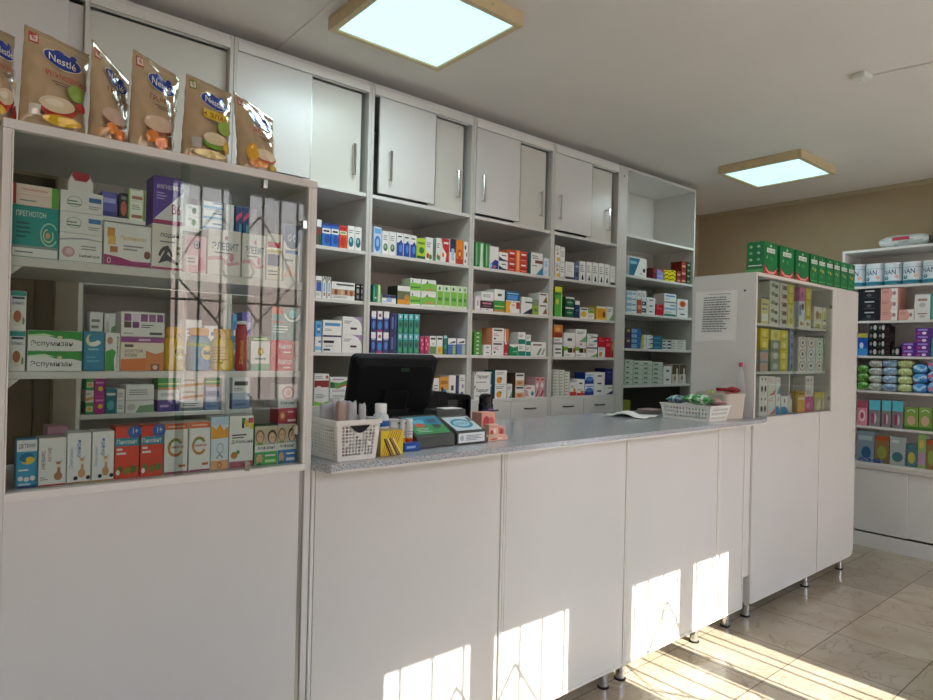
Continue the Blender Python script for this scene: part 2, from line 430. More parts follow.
b = MB(); b.lathe([(.012, -.0385), (.012, -.03), (0, -.03)], 0, 0, 0, 12); b.obj('screw_cap', 'plast', r)
tag(r, 'small white plastic junction box on the ceiling with two cables', 'junction box')
for k, dy in enumerate((-.008, .012)):
    b = MB(); b.tube([(3.601, 1.215+dy, ZC-.005), (3.62, 1.1, ZC-.005), (3.66, .9+dy, ZC-.005), (3.74, .4+dy, ZC-.005), (3.8, -.55, ZC-.005)], .0045, 6)
    o = b.obj('ceiling_cable', 'plast')
    tag(o, ['white ceiling cable nearer the pale lamp, leaving the junction box', 'white ceiling cable farther from the windows, leaving the junction box'][k], 'cable', 'cables on the ceiling')

# ================================================================== FURNITURE
def leg(mbx, x, y, h=.09):
    b = MB()
    y -= .013
    b.lathe([(.025, .0005), (.026, .007), (.023, .009)], x, y, 0, 16); o = None
    s = MB(); s.lathe([(.021, .0095), (.021, h-.004), (.026, h-.004), (.026, h-.0003)], x, y, 0, 16)
    l = s.obj('leg', 'chrome', mbx); b.obj('foot_cap', 'rubber', l)
def handle_v(parent, x, y, z0, z1, name='handle'):
    b = MB(); b.box(x-.007, y-.026, z0, x+.008, y-.020, z1, ch=.002)
    b.box(x-.005, y-.0235, z0+.004, x+.005, y-.0003, z0+.014); b.box(x-.005, y-.0235, z1-.014, x+.005, y-.0003, z1-.004)
    return b.obj(name, 'chrome', parent)
def handle_h(parent, x0, x1, y, z):
    b = MB()
    pts = [(x0, y-.001, z), (x0+.006, y-.018, z), (x0+.02, y-.024, z), (x1-.02, y-.024, z), (x1-.006, y-.018, z), (x1, y-.001, z)]
    b.tube(pts, .005, 8); return b.obj('handle', 'dsteel', parent)

# ---- wall shelving (each bay a unit)
YU, YUB = 2.90, 3.50
def wall_unit(x0, x1, label, levels, doors=(), gap=None, drawers=True, name='shelving_unit', zlow=0.0, ztop=2.843, yb=YUB, lt=.0175, rt=.0175, upper=True, zhid=2.262):
    r = empty(name, (0, 0, 0))
    ins = .0008
    for (a, c) in ((x0+ins, x0+lt), (x1-rt, x1-ins)):
        b = MB(); b.box(a, YU, zlow, c, yb, ztop, ch=.001); b.obj('side_panel', 'lam_in', r)
    a, c = x0+lt+.0004, x1-rt-.0004
    b = MB(); b.box(a, YU+.001, ztop-.02, c, yb, ztop); b.obj('top_panel', 'lam', r)
    b = MB(); b.box(a, yb-.008, max(zlow, .1), c, yb-.0004, ztop-.021); b.obj('back_panel', 'lam_in', r)
    for z in levels:
        b = MB(); b.box(a, YU+.002, z-.018, c, yb-.0085, z, ch=.001); b.obj('shelf', 'lam', r)
    if upper:
        b = MB()
        b.box(a, YU+.004, 2.2425, c, yb-.0085, zhid, ch=.001); b.obj('shelf', 'lam', r)
        b = MB(); b.box(a, YU+.002, 2.80, c, YU+.05, 2.822)
        b.box(a, YU-.004, 2.785, c, YU+.004, 2.8225); b.box(a, YU+.0245, 2.785, c, YU+.0275, 2.80); b.obj('door_track', 'edge', r)
        for (d0, d1, rear, hx) in doors:
            y = YU+.034 if rear else YU+.006
            zt = 2.778 if rear else 2.784
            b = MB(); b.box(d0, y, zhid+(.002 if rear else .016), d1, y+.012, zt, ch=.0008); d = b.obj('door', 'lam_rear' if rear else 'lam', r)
            if not rear:
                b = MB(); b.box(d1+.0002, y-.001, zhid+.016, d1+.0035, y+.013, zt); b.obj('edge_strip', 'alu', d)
            if hx: handle_v(d, hx, y, 2.345, 2.508)
    if drawers:
        mid = (x0+x1)/2
        b = MB(); b.box(a, YU+.004, .985, c, yb-.0085, 1.003); b.obj('shelf', 'lam', r)
        for (d0, d1) in ((a+.001, mid-.0015), (mid+.0015, c-.001)):
            b = MB(); b.box(d0, YU-.001, 1.005, d1, YU+.016, 1.1455, ch=.001); d = b.obj('drawer', 'lam', r)
            m_ = (d0+d1)/2; handle_h(d, m_-.048, m_+.048, YU-.001, 1.098)
        mid2 = mid
        for (d0, d1) in ((a+.001, mid-.0015), (mid+.0015, c-.001)):
            b = MB(); b.box(d0, YU-.001, .10, d1, YU+.016, .983, ch=.001); b.obj('cupboard_door', 'lam', r)
    tag(r, label, 'shelving unit', 'white wall shelving behind the counter')
    return r
BX = [.44, 1.022, 1.742, 2.445, 3.142, 3.848]
LV = (1.96, 1.70, 1.432, 1.165)
wall_unit(BX[0], BX[1], 'white wall shelving bay seen through the glass of the tall showcase', LV+(.90, .5), doors=((.462, 1.002, True, None),), drawers=False)
wall_unit(BX[1], BX[2], 'white wall shelving bay just right of the tall showcase, shoe-box cartons low down', LV,
          doors=((1.041, 1.405, False, None), (1.385, 1.70, True, 1.655)))
wall_unit(BX[2], BX[3], 'white wall shelving bay behind the black monitor, its upper door slid slightly open', LV,
          doors=((1.797, 2.165, False, 1.86), (2.14, 2.39, True, 2.348)))
wall_unit(BX[3], BX[4], 'white wall shelving bay with tall green cartons on its top shelf', LV,
          doors=((2.472, 2.835, False, 2.52), (2.81, 3.096, True, 3.046)))
wall_unit(BX[4], BX[5], 'white wall shelving bay with a bright yellow-green tall carton on its second shelf', LV,
          doors=((3.164, 3.54, False, 3.20), (3.52, 3.80, True, 3.75)))
r = wall_unit(BX[5], 4.878, 'tall open white shelving unit at the right end of the wall, empty top compartment', (2.353, 2.052, 1.772, 1.505, 1.229, .93), drawers=False, yb=3.30, lt=.094, upper=False)
b = MB(); b.box(3.9445, YU+.10, .9303, 4.8595, YU+.115, 1.2105); b.obj('inner_panel', 'shade', r, label='dark board closing the lowest compartment')  # dark board added, its colour standing for shade in the open compartment
b = MB(); b.lathe([(.006, 0), (.006, .002), (0, .002)], 0, 0, 0, 10); b.xf(Matrix.Translation((3.895, YU-.0003, 2.77)) @ Matrix.Rotation(PI/2, 4, 'X')); b.obj('screw_cap', 'dark', r)
r = empty('wall_cabinet', (0, 0, 0))
b = MB(); b.box(-.45, YU, 2.2425, -.4325, YUB, 2.843); b.obj('side_panel', 'lam_in', r)
b = MB(); b.box(-.4315, YU+.002, 2.2425, .4392, YUB, 2.262); b.obj('bottom_panel', 'lam', r)
b = MB(); b.box(-.4315, YU+.002, 2.823, .4392, YUB, 2.843); b.obj('top_panel', 'lam', r)
b = MB(); b.box(-.4315, YU+.002, 2.80, .4392, YU+.05, 2.8222); b.box(-.4315, YU-.004, 2.785, .4392, YU+.004, 2.8222); b.obj('door_track', 'edge', r)
b = MB(); b.box(-.43, YU+.008, 2.266, .386, YU+.019, 2.784, ch=.0008); b.obj('door', 'lam', r)
b = MB(); b.box(.36, YU+.028, 2.266, .4388, YU+.039, 2.778, ch=.0008); b.obj('door', 'lam', r)
b = MB(); b.box(-.4315, YUB-.008, 2.2625, .4392, YUB, 2.8225); b.obj('back_panel', 'lam_in', r)
tag(r, 'white wall cabinet with sliding doors behind the large cereal pouches', 'cabinet')

# ---- tall showcase on the left
FY = 1.70
r = empty('glass_showcase', (.11, FY, 0)); SC = r
def part(parent, name, m, *boxes, ch=.0008, label=None):
    b = MB(); px, py, pz = parent.location if parent.parent is None else (0, 0, 0)
    for q in boxes: b.box(q[0]-px, q[1]-py, q[2]-pz, q[3]-px, q[4]-py, q[5]-pz, ch=ch)
    return b.obj(name, m, parent, label=label)
part(r, 'side_panel', 'lam', (.111, FY, .09, .127, 2.10, 1.909))
part(r, 'side_panel', 'lam', (.828, FY, .09, .847, 2.10, 1.909))
part(r, 'front_post', 'edge', (.8205, FY-.001, 1.121, .8275, FY+.02, 1.909))
part(r, 'front_post', 'edge', (.1275, FY-.001, 1.121, .131, FY+.02, 1.909))
part(r, 'top_panel', 'lam', (.111, FY-.002, 1.9095, .847, 2.10, 1.930))
part(r, 'bottom_rail', 'edge', (.1275, FY-.002, 1.101, .8275, FY+.03, 1.1195))
part(r, 'shelf', 'lam', (.1275, 1.731, 1.1015, .8275, 2.099, 1.1195))
part(r, 'shelf', 'lam', (.1275, 1.735, 1.618, .8275, 2.07, 1.639))
part(r, 'shelf', 'lam', (.1275, 1.735, 1.366, .8275, 2.07, 1.383))
part(r, 'front_panel', 'lam', (.1275, FY+.004, .105, .815, FY+.02, 1.1005))
part(r, 'edge_strip', 'alu', (.8155, FY+.006, .105, .8275, FY+.02, 1.1005))
part(r, 'bottom_panel', 'lam', (.1275, FY+.002, .09, .8275, 2.09, .1045))
part(r, 'back_panel', 'lam', (.1275, 2.082, .105, .8275, 2.098, 1.1005))
part(r, 'glass_pane', 'glass', (.1315, 1.716, 1.1205, .50, 1.720, 1.909), ch=0)
part(r, 'glass_pane', 'glass', (.478, 1.708, 1.1205, .820, 1.712, 1.909), ch=0)
for (x, z) in ((.69, 1.894), (.808, 1.80), (.795, 1.218), (.66, 1.128)):
    b = MB(); b.box(-.007, -.010, -.012, .007, .006, .012, ch=.002); b.v = [(v[0]+x-.11, v[1]+1.7015-FY, v[2]+z) for v in b.v]; b.obj('glass_clip', 'chrome', r)
for z in (1.618, 1.366):
    b = MB(); b.prism([(.1285-.11, z-.0005), (.1285+.026-.11, z-.0005), (.1285-.11, z-.026)], 1.737-FY, 1.752-FY, axis=1); b.obj('shelf_bracket', 'plast', r)
for x in (.16, .79):
    for y in (FY+.07, 2.05):
        leg(r, x-.11, y-FY)
tag(r, 'tall white showcase with sliding glass on the far left, cereal pouches on top', 'showcase')

# ---- counter units
def counter_unit(x0, x1, label, feet, strip=True):
    r = empty('counter_unit', (x0, FY, 0))
    part(r, 'front_panel', 'lam', (x0+.0145, FY, .105, x1-.0145, FY+.014, 1.0985))
    part(r, 'edge_strip', 'edge', (x0+.0008, FY-.003, .092, x0+.0115, FY+.016, 1.0985), ch=.002)
    part(r, 'edge_strip', 'edge', (x1-.0115, FY-.003, .092, x1-.0008, FY+.016, 1.0985), ch=.002)
    part(r, 'bottom_strip', 'edge', (x0+.012, FY-.003, .092, x1-.012, FY+.016, .1045), ch=.002)
    part(r, 'side_panel', 'lam', (x0+.001, FY+.017, .092, x0+.017, 2.24, 1.0985))
    part(r, 'side_panel', 'lam', (x1-.017, FY+.017, .092, x1-.001, 2.24, 1.0985))
    part(r, 'bottom_panel', 'lam', (x0+.0175, FY+.017, .092, x1-.0175, 2.24, .108))
    for x in feet: leg(r, x-x0, .065); leg(r, x-x0, .49)
    tag(r, label, 'counter unit', 'white counter units under the worktop'); return r
counter_unit(.849, 1.611, 'white counter unit beside the tall showcase, under the patterned white basket', (.92, 1.53))
counter_unit(1.611, 2.357, 'white counter unit, second from the tall showcase', (1.69, 2.285))
counter_unit(2.357, 3.135, 'wide white counter unit, third from the tall showcase', (2.405, 3.02))
cu = counter_unit(3.135, 3.41, 'narrow white counter unit next to the small glass showcase', (3.33,))
part(cu, 'filler_panel', 'lam', (3.4105, FY+.012, .25, 3.494, FY+.028, 1.0985))
# ---- worktop
b = MB()
poly = [(.8495, FY+.0), (.868, 1.622), (.872, 1.62), (3.42, 1.62)]
for k in range(1, 9):
    a = k/8; poly.append((3.42+.22*a, 1.62+.0765*a**1.7))
poly += [(3.641, FY-.0025), (3.494, FY-.0025), (3.494, 2.30), (.8495, 2.30)]
b.prism(poly, 1.0993, 1.1225)
wt = b.obj('worktop', 'granite', loc=(0, 0, 0))
tag(wt, 'long grey speckled worktop with a pale front edge on the white counter', 'worktop')
b = MB()
for i in range(len(poly)-5):
    if i == 0: continue
    p, q = Vector(poly[i]), Vector(poly[i+1])
    d = (q-p)
    if d.length < .006: continue
    nrm = Vector((d.y, -d.x)).normalized()*.0025
    vs = [(p.x, p.y), (q.x, q.y), (q.x+nrm.x, q.y+nrm.y), (p.x+nrm.x, p.y+nrm.y)]
    b.prism(vs, 1.0985, 1.1045)
b.obj('edge_strip', 'edge', wt, label='pale plastic strip along the front edge')

# ---- small glass showcase and end cabinet
DX0, DX1, DX2 = 3.495, 4.574, 4.985
r = empty('glass_showcase', (DX0, FY, 0)); DC = r
part(r, 'side_panel', 'lam', (DX0, FY, .095, DX0+.016, 2.085, 1.93))
part(r, 'front_panel', 'lam', (DX0+.0165, FY, .105, 4.372, FY+.014, 1.1115))
part(r, 'bottom_strip', 'edge', (DX0+.0165, FY-.002, .092, 4.372, FY+.016, .1045), ch=.002)
part(r, 'top_panel', 'edge', (DX0+.0165, FY-.002, 1.913, DX1-.0005, 2.085, 1.93))
part(r, 'side_panel', 'lam', (4.544, FY-.001, 1.1205, 4.5735, 2.085, 1.9125))
part(r, 'divider', 'lam', (4.062, 1.76, 1.1205, 4.076, 2.07, 1.911))
part(r, 'shelf', 'lam', (DX0+.0165, FY+.001, 1.112, 4.5735, 2.07, 1.120))
for z in (1.652, 1.376):
    part(r, 'shelf', 'lam', (DX0+.0165, 1.735, z-.014, 4.0615, 2.07, z)); part(r, 'shelf', 'lam', (4.0765, 1.735, z-.014, 4.5435, 2.07, z))
part(r, 'back_panel', 'lam', (DX0+.0165, 2.0705, .11, 4.5435, 2.084, 1.912))
part(r, 'glass_pane', 'glass', (DX0+.017, 1.716, 1.1205, 4.06, 1.720, 1.911), ch=0)
part(r, 'glass_pane', 'glass', (4.02, 1.708, 1.1205, 4.5425, 1.712, 1.911), ch=0)
for x, z in ((4.53, 1.80), (4.53, 1.20)):
    b = MB(); b.box(-.007, -.006, -.012, .007, .005, .012, ch=.002); b.v = [(v[0]+x-DX0, v[1]+.0045, v[2]+z) for v in b.v]; b.obj('glass_clip', 'chrome', r)
b = MB(); b.lathe([(.006, 0), (.006, .002), (0, .002)], 0, 0, 0, 10); b.xf(Matrix.Translation((-.0003, .065, 1.83)) @ Matrix.Rotation(-PI/2, 4, 'Y')); b.obj('screw_cap', 'dark', r)
for x in (3.553, 4.33):
    leg(r, x-DX0, .065, .091); leg(r, x-DX0, .33, .091)
tag(r, 'small white glass showcase at the right end of the counter, diapers and teats inside', 'showcase')
r['label'] = 'white glass showcase at the right end of the worktop with green cartons on top'
r = empty('end_cabinet', (4.3735, FY, 0))
def rpoly(x0, x1, z0, z1, rad):
    p = [(x0, z0)]
    for k in range(9):
        a = -PI/2+PI/2*k/8; p.append((x1-rad+rad*math.cos(a), z0+rad+rad*math.sin(a)))
    for k in range(5):
        a = PI/2*k/4; p.append((x1-.02+.02*math.cos(a), z1-.02+.02*math.sin(a)))
    return p
b = MB(); x0 = 4.3735
pp = rpoly(.0005, DX2-x0, .092, 1.932, .06)+[(4.5745-x0, 1.932), (4.5745-x0, 1.1115), (.0005, 1.1115)]
b.prism(pp, 0, .016, axis=1); b.obj('front_panel', 'lam', r)
part(r, 'edge_strip', 'edge', (4.3740, FY-.003, .095, 4.386, FY-.0004, 1.111), ch=.001)
part(r, 'side_panel', 'lam', (DX2-.018, FY+.0165, .12, DX2-.001, 2.085, 1.93))
part(r, 'side_panel', 'lam', (4.5745, FY+.0165, 1.1205, 4.59, 2.085, 1.93))
part(r, 'top_panel', 'lam', (4.5905, FY+.0165, 1.913, DX2-.0185, 2.085, 1.93))
part(r, 'bottom_panel', 'lam', (4.3745, FY+.0165, .12, DX2-.0185, 2.069, .136))
leg(r, 4.887-4.3735, .065, .119); leg(r, 4.887-4.3735, .33, .119)
tag(r, 'closed white end cabinet with a rounded lower corner beside the tiled aisle', 'cabinet')

# notice on the side of the showcase
r = empty('notice_sheet', (DX0-.0004, 1.93, 1.69))
b = MB(); b.box(-.0008, -.12, -.148, -.0002, .135, .148); b.obj('plastic_sleeve', 'plast', r)
b = MB(); b.box(-.0016, -.105, -.14, -.001, .105, .14)
def Sn(u, v, l): return (-.0017-l, .105-.21*u, -.14+.28*v)
def notice_lines():
    rr = random.Random(3); P = [('r', .25, .95, .9, .962, '#8a8a8a')]
    for i in range(15):
        y = .88-i*.05; x = .12; e = .72+.2*rr.random()
        while x < e:
            w = .03+.09*rr.random(); P.append(('r', x, y, min(x+w, e), y+.02, '#77777b')); x += w+.015
    return P
paint(b, notice_lines(), Sn); b.obj('sheet', 'card', r)
b = MB(); b.box(-.0022, .108, -.14, -.001, .128, .14); b.obj('punched_strip', 'paper', r)
tag(r, 'printed white notice sheet in a plastic sleeve on the showcase side', 'notice')

# ---- right wall unit
RX0, RY0, RY1 = 5.64, 2.045, .35
r = empty('shelving_unit', (RX0, RY1, 0))
part(r, 'side_panel', 'lam', (RX0+.001, RY0-.018, 0, 5.995, RY0, 2.31))
part(r, 'side_panel', 'lam', (RX0+.001, RY1, 0, 5.995, RY1+.018, 2.31))
part(r, 'top_panel', 'lam', (RX0, RY1, 2.3105, 5.995, RY0, 2.33))
part(r, 'back_panel', 'lam_in', (5.985, RY1+.0185, .12, 5.995, RY0-.0185, 2.31))
for z in (2.039, 1.767, 1.493, 1.222, .944):
    part(r, 'shelf', 'lam', (RX0+.001, RY1+.0185, z-.018, 5.9845, RY0-.0185, z))
part(r, 'base_top', 'lam', (RX0-.012, RY1+.0185, .64, 5.9845, RY0-.0185, .664))
part(r, 'door_track', 'edge', (RX0, RY1+.0185, .612, RX0+.04, RY0-.0185, .6395))
part(r, 'plinth', 'lam', (RX0+.004, RY1+.0185, 0, RX0+.022, RY0-.0185, .110))
part(r, 'door', 'lam', (RX0+.004, 1.563, .124, RX0+.014, RY0-.019, .606))
part(r, 'door', 'lam', (RX0+.024, .8, .124, RX0+.034, 1.575, .606))
part(r, 'door', 'lam', (RX0+.004, RY1+.019, .124, RX0+.014, .82, .606))
tag(r, 'white shelving unit on the right wall, formula cans on its top shelf', 'shelving unit')

# ------------------------------------------------------------------ light
sun = bpy.data.lights.new('sun', 'SUN'); so = bpy.data.objects.new('sun', sun); COL.objects.link(so)
sd = Vector((.0, 1, -.81)); so.rotation_euler = sd.to_track_quat('-Z', 'Y').to_euler(); so.location = (0, -4, 4)
sun.energy = 13; sun.angle = math.radians(.27); sun.color = (1, .93, .82)
w = bpy.data.worlds.new('world'); bpy.context.scene.world = w; w.use_nodes = True
nt = w.node_tree; bg = nt.nodes['Background']
sky = nt.nodes.new('ShaderNodeTexSky'); sky.sky_type = 'PREETHAM'; sky.turbidity = 4
sky.sun_direction = (-sd).normalized()
nt.links.new(sky.outputs[0], bg.inputs[0]); bg.inputs[1].default_value = 5
for (x, y) in ((1.6, 2.245), (4.83, 2.215)):
    l = bpy.data.lights.new('lamp_light', 'AREA'); l.shape = 'SQUARE'; l.size = .5; l.energy = 8; l.color = (.75, .95, 1)
    o = bpy.data.objects.new('lamp_light', l); COL.objects.link(o); o.location = (x, y, ZC-.064)
sc = bpy.context.scene
sc.view_settings.view_transform = 'Standard'; sc.view_settings.look = 'None'; sc.view_settings.gamma = 1
sc.view_settings.use_curve_mapping = False; sc.view_settings.exposure = 0.33
# ================================================================== GOODS
ORD = ['', 'first', 'second', 'third', 'fourth', 'fifth', 'sixth', 'seventh', 'eighth', 'ninth', 'tenth', 'eleventh', 'twelfth', 'thirteenth', 'fourteenth', 'fifteenth', 'sixteenth', 'seventeenth', 'eighteenth', 'nineteenth', 'twentieth']
STY = {}
def st(key, desc, base, prims=(), side=None, top=None, sprims=()):
    STY[key] = dict(desc=desc, base=base, prims=list(prims), side=side or base, top=top or side or base, sprims=list(sprims))
LN = lambda x0=.1, y0=.1, x1=.9, y1=.3, n=3, c='g': ('l', x0, y0, x1, y1, n, c)
# plain families -------------------------------------------------
st('w', 'plain white', 'W', [LN(.12, .35, .88, .75, 3), ('r', 0, 0, 1, .07, 'q')])
st('wgrey', 'white and grey', 'W', [('r', 0, 0, 1, .3, 'g'), LN(.1, .45, .8, .8, 2, 'D')], side='q')
st('wflat', 'flat white', '#dcdccf', [('r', .08, .35, .55, .6, '#7b8f7a'), ('r', .7, .3, .92, .65, 'q')])
st('wgflat', 'flat white and green', '#cfd6c8', [('r', .1, .3, .5, .62, '#4c8a67'), ('r', 0, 0, 1, .12, '#8fb79b')])
st('wbk', 'white dark-printed', 'W', [('r', .1, .5, .9, .78, 'K'), LN(.1, .15, .7, .38, 2)])
st('wfoot', 'white black-footed', 'W', [LN(.15, .45, .8, .85, 4), ('p', [(.35, .06), (.75, .06), (.6, .3), (.5, .34)], 'K')], side='q')
st('wdarkb', 'white dark-based', 'W', [('r', 0, 0, 1, .13, '#3a2f3c'), LN(.15, .4, .85, .85, 4, 'q')])
st('wblueblk', 'white blue-printed', 'W', [('r', .1, .3, .95, .72, 'B'), ('r', .1, .74, .9, .8, 'K'), LN(.1, .08, .8, .25, 2)])
st('wthin', 'narrow white blue-lettered', 'W', [('r', .3, .3, .65, .72, 'S'), ('p', [(0, .8), (.4, 1), (.7, 1), (1, .75), (1, .7), (.5, .92), (0, .74)], 'D'), ('r', .3, .1, .65, .25, '#8b3b34')])
st('wphoto', 'wide white photo-printed', 'W', [('r', .2, .8, .95, .9, 'D'), ('r', .0, .24, 1, .58, '#c69a78'), ('c', .18, .4, .07, .17, '#7a4a35'), ('c', .45, .4, .06, .16, '#d9b795'), ('c', .62, .42, .06, .15, '#7a4a35'), ('c', .85, .38, .07, .17, '#99583a'), LN(.05, .06, .9, .2, 2)])
st('kwhite', 'black white-printed', 'K', [('c', .5, .58, .3, .15, '#9aa6b0'), ('r', .3, .12, .7, .32, '#8b9196'), ('r', .2, .84, .8, .9, 'W')])
st('kcirc', 'black round-printed', '#141016', [('c', .72, .5, .2, .34, '#c7c3bd'), ('c', .25, .5, .14, .22, '#8e8f8c'), ('r', .05, .08, .4, .2, 'd')])
st('knarrow', 'narrow black', '#1a1214', [('c', .5, .6, .3, .16, '#5a4040'), ('r', .25, .15, .75, .3, '#4b3b3b')])
st('blab', 'blue white-banded', '#2f74c4', [('r', 0, .55, 1, .78, 'W'), ('r', .15, .62, .85, .7, '#23304f'), ('c', .6, .3, .35, .2, 'B'), ('r', 0, .9, 1, 1, '#2a3f8f')])
st('orlab', 'orange-red white-banded', '#e2522a', [('r', 0, .6, 1, .76, 'C'), ('r', .1, .64, .8, .72, '#7f9a3a'), ('c', .5, .28, .36, .22, '#c8300f'), ('r', 0, .82, 1, .95, 'R')])
st('teale', 'white teal-leaf', 'W', [('c', .5, .32, .38, .22, '#1b6f78'), ('c', .45, .38, .14, .09, 't'), LN(.1, .68, .9, .86, 2)])
st('brw', 'white-topped brown and green', '#5b564c', [('r', 0, .72, 1, 1, 'W'), ('r', .1, .45, .9, .62, '#8a3c32'), ('r', .5, .02, 1, .4, 'd')])
st('bsm', 'small blue', 'S', [('r', .2, .2, .8, .8, '#3b78b8'), ('r', .3, .4, .7, .55, 'W')])
st('wblet', 'white blue-lettered', 'W', [('r', .1, .66, .92, .84, '#4d93c7'), LN(.1, .35, .5, .5, 2), ('r', 0, 0, 1, .1, '#263b5e')])
st('wklet', 'white black-lettered', 'W', [('r', .05, .6, .6, .78, 'K'), ('r', .05, .08, .4, .22, '#20304e'), LN(.1, .35, .6, .5, 2)])
st('wpurc', 'white purple-cornered', 'W', [('p', [(.5, 1), (1, 1), (1, .35), (.94, .62), (.8, .84)], '#a98bb5'), ('r', .4, .28, .72, .4, '#4a2a2e'), LN(.08, .6, .5, .8, 2)])
st('wredc', 'white red-banded', 'W', [('r', 0, .22, 1, .62, '#8e2320'), ('c', .85, .82, .1, .1, '#b05048'), LN(.05, .72, .7, .92, 2), ('c', .3, .2, .18, .1, 'W')])
st('wgrn', 'white green-banded', 'W', [('p', [(0, 0), (1, 0), (1, .28), (.5, .18), (0, .3)], 'L'), LN(.1, .5, .8, .85, 3)])
st('wgrnw', 'white green-swoosh', 'W', [('p', [(0, .3), (.35, .25), (1, .62), (1, .95), (.4, .62), (0, .72)], '#4f9a3b'), ('p', [(.3, .36), (1, .5), (1, .6), (.3, .42)], '#c33c2d'), ('c', .1, .48, .1, .2, 'd'), LN(.1, .8, .8, .94, 1), LN(.1, .05, .8, .2, 2)])
st('bcirc', 'pale blue round-printed', 'l', [('c', .5, .36, .4, .3, '#3a78c8'), ('c', .5, .4, .2, .16, '#8fc0ee'), ('r', .1, .75, .9, .95, 'S')])
st('wgc', 'white green-dotted', 'W', [('c', .5, .3, .34, .17, '#4e7a56'), ('c', .48, .33, .16, .08, '#a8bfa0'), LN(.15, .6, .85, .85, 3)])
st('wbbot', 'white blue-based', 'W', [('r', 0, 0, 1, .58, '#21489c'), ('c', .6, .34, .25, .18, '#4f88d8'), ('p', [(.3, .58), (.9, .58), (.7, .72)], '#21489c'), LN(.15, .78, .85, .92, 1, 'D')])
st('lime', 'lime green', '#b6d431', [('r', 0, 0, 1, .14, '#1d5b2b'), ('c', .55, .42, .3, .16, '#3d7d2e'), ('r', .08, .72, .9, .82, '#5b8a2a')])
st('wmix', 'white fruit-printed', 'W', [('c', .3, .18, .2, .12, '#c43f2e'), ('c', .65, .14, .26, .12, '#5d9a4d'), ('r', 0, .3, .5, .36, 'y'), LN(.1, .55, .8, .8, 3)])
st('greyg', 'narrow grey-green', '#6f8a7d', [('r', .2, .2, .8, .8, '#526a60')])
st('redsw', 'white red-swirl', 'W', [('p', [(0, 1), (1, 1), (1, .0), (.55, 0), (.7, .35), (.2, .6)], 'R'), ('c', .25, .3, .16, .1, 'O'), ('r', .3, .78, .9, .86, 'W')])
st('navyw', 'navy-topped white', 'W', [('r', 0, .45, 1, 1, '#1f2d55'), ('r', .25, .1, .75, .6, '#a8c3dc')])
st('orng', 'orange red-printed', '#e5891e', [('r', 0, 0, 1, .22, '#b8391c'), ('c', .5, .42, .36, .2, '#c23d1c'), ('c', .5, .42, .18, .1, '#f2b04d')])
st('wkk', 'white grey-sketched', 'W', [('c', .35, .75, .25, .1, '#66706c'), ('c', .65, .45, .2, .1, '#8a8f95'), ('c', .4, .15, .2, .08, '#7a8085')])
st('teal', 'teal green', '#157a66', [('r', .1, .1, .35, .9, '#5ebf9a'), ('r', .5, .2, .9, .3, 'W')])
st('lgr', 'pale green narrow', '#9ccc7a', [('r', .3, .05, .7, .95, '#dfeacb')])
st('wnav', 'navy-topped low white', 'W', [('r', 0, .62, 1, 1, '#222a5c'), ('c', .5, .42, .2, .28, '#9fb5dd'), LN(.05, .1, .9, .3, 1, 'S')])
st('olive', 'white olive and orange', 'W', [('r', 0, .25, 1, .72, '#66734f'), ('r', 0, 0, 1, .25, '#e09a2e'), ('c', .75, .34, .2, .2, '#d0892a')], side='#2c3026')
st('gmed', 'white and bright green', 'W', [('p', [(0, .08), (1, .12), (1, .62), (.4, .7), (0, .66)], '#7fc241'), ('p', [(0, .25), (1, .3), (1, .42), (0, .38)], '#3f8f2c'), ('p', [(.1, .72), (.28, .72), (.19, .95)], '#2c7a46')], side='#cfe3b8')
st('gmedp', 'white green and pink', 'W', [('p', [(0, .1), (1, .14), (1, .7), (.4, .75), (0, .6)], '#7fc241'), ('r', .3, .2, .8, .3, '#d9776e'), ('p', [(.3, .72), (.48, .72), (.39, .95)], '#2c7a46')], side='#cfe3b8')
st('gnar', 'narrow bright green', '#d8e8c6', [('r', .05, .1, .95, .72, '#7fc241'), ('r', .2, .3, .8, .45, '#3f8f2c'), ('c', .4, .85, .16, .08, '#2c7a46')])
st('navyx', 'navy white-topped', '#22306e', [('r', 0, .7, 1, 1, 'W'), ('c', .5, .35, .3, .2, '#4a7fd0'), ('r', .1, .62, .9, .7, '#a7b2dd')], side='#222a5c')
st('plumx', 'plum and blue white-topped', '#3d3a78', [('r', .1, .6, .9, 1, 'W'), ('r', .3, .72, .7, .86, '#8f4664'), ('c', .5, .3, .34, .2, '#2f86c8'), ('r', 0, 0, 1, .08, 'M')])
st('navyr', 'dark navy round-edged', '#1b1f52', [('r', .25, .2, .5, .8, '#5a6fb5'), ('r', .7, .05, .95, .95, '#2a3a86')])
st('tealc', 'teal and green', '#1c8474', [('r', 0, .7, 1, 1, '#5bbcc0'), ('c', .45, .86, .16, .08, 'W'), ('c', .5, .45, .34, .12, '#0d5d3f'), ('c', .5, .18, .26, .1, '#3fae62')])
st('magc', 'magenta circle-printed', '#c01f57', [('c', .35, .78, .2, .09, 'p'), ('c', .65, .55, .2, .09, 'p'), ('c', .4, .32, .2, .09, '#e98aa8'), ('r', .2, .03, .8, .16, '#7b2a5e')])
st('wgy', 'white green-based', 'W', [('r', .1, .8, .9, .9, 'K'), ('r', 0, 0, 1, .42, '#5e8a4a'), ('c', .5, .56, .2, .09, 'q')])
st('wyy', 'white yellow-based', 'W', [('r', .1, .8, .9, .9, 'K'), ('r', .1, 0, 1, .42, '#e9c93a'), ('c', .5, .2, .25, .12, '#e59a2a')])
st('tealn', 'narrow teal', '#16705f', [('r', 0, .85, 1, 1, 't'), ('c', .5, .4, .25, .12, '#3aa08a')])
st('wbg', 'white-topped blue and green', '#3f6fb0', [('r', 0, .62, 1, 1, 'W'), ('p', [(.1, .66), (.9, .7), (.9, .85), (.5, .8)], '#4a5560'), ('r', .6, 0, .9, .55, '#a9c75a')])
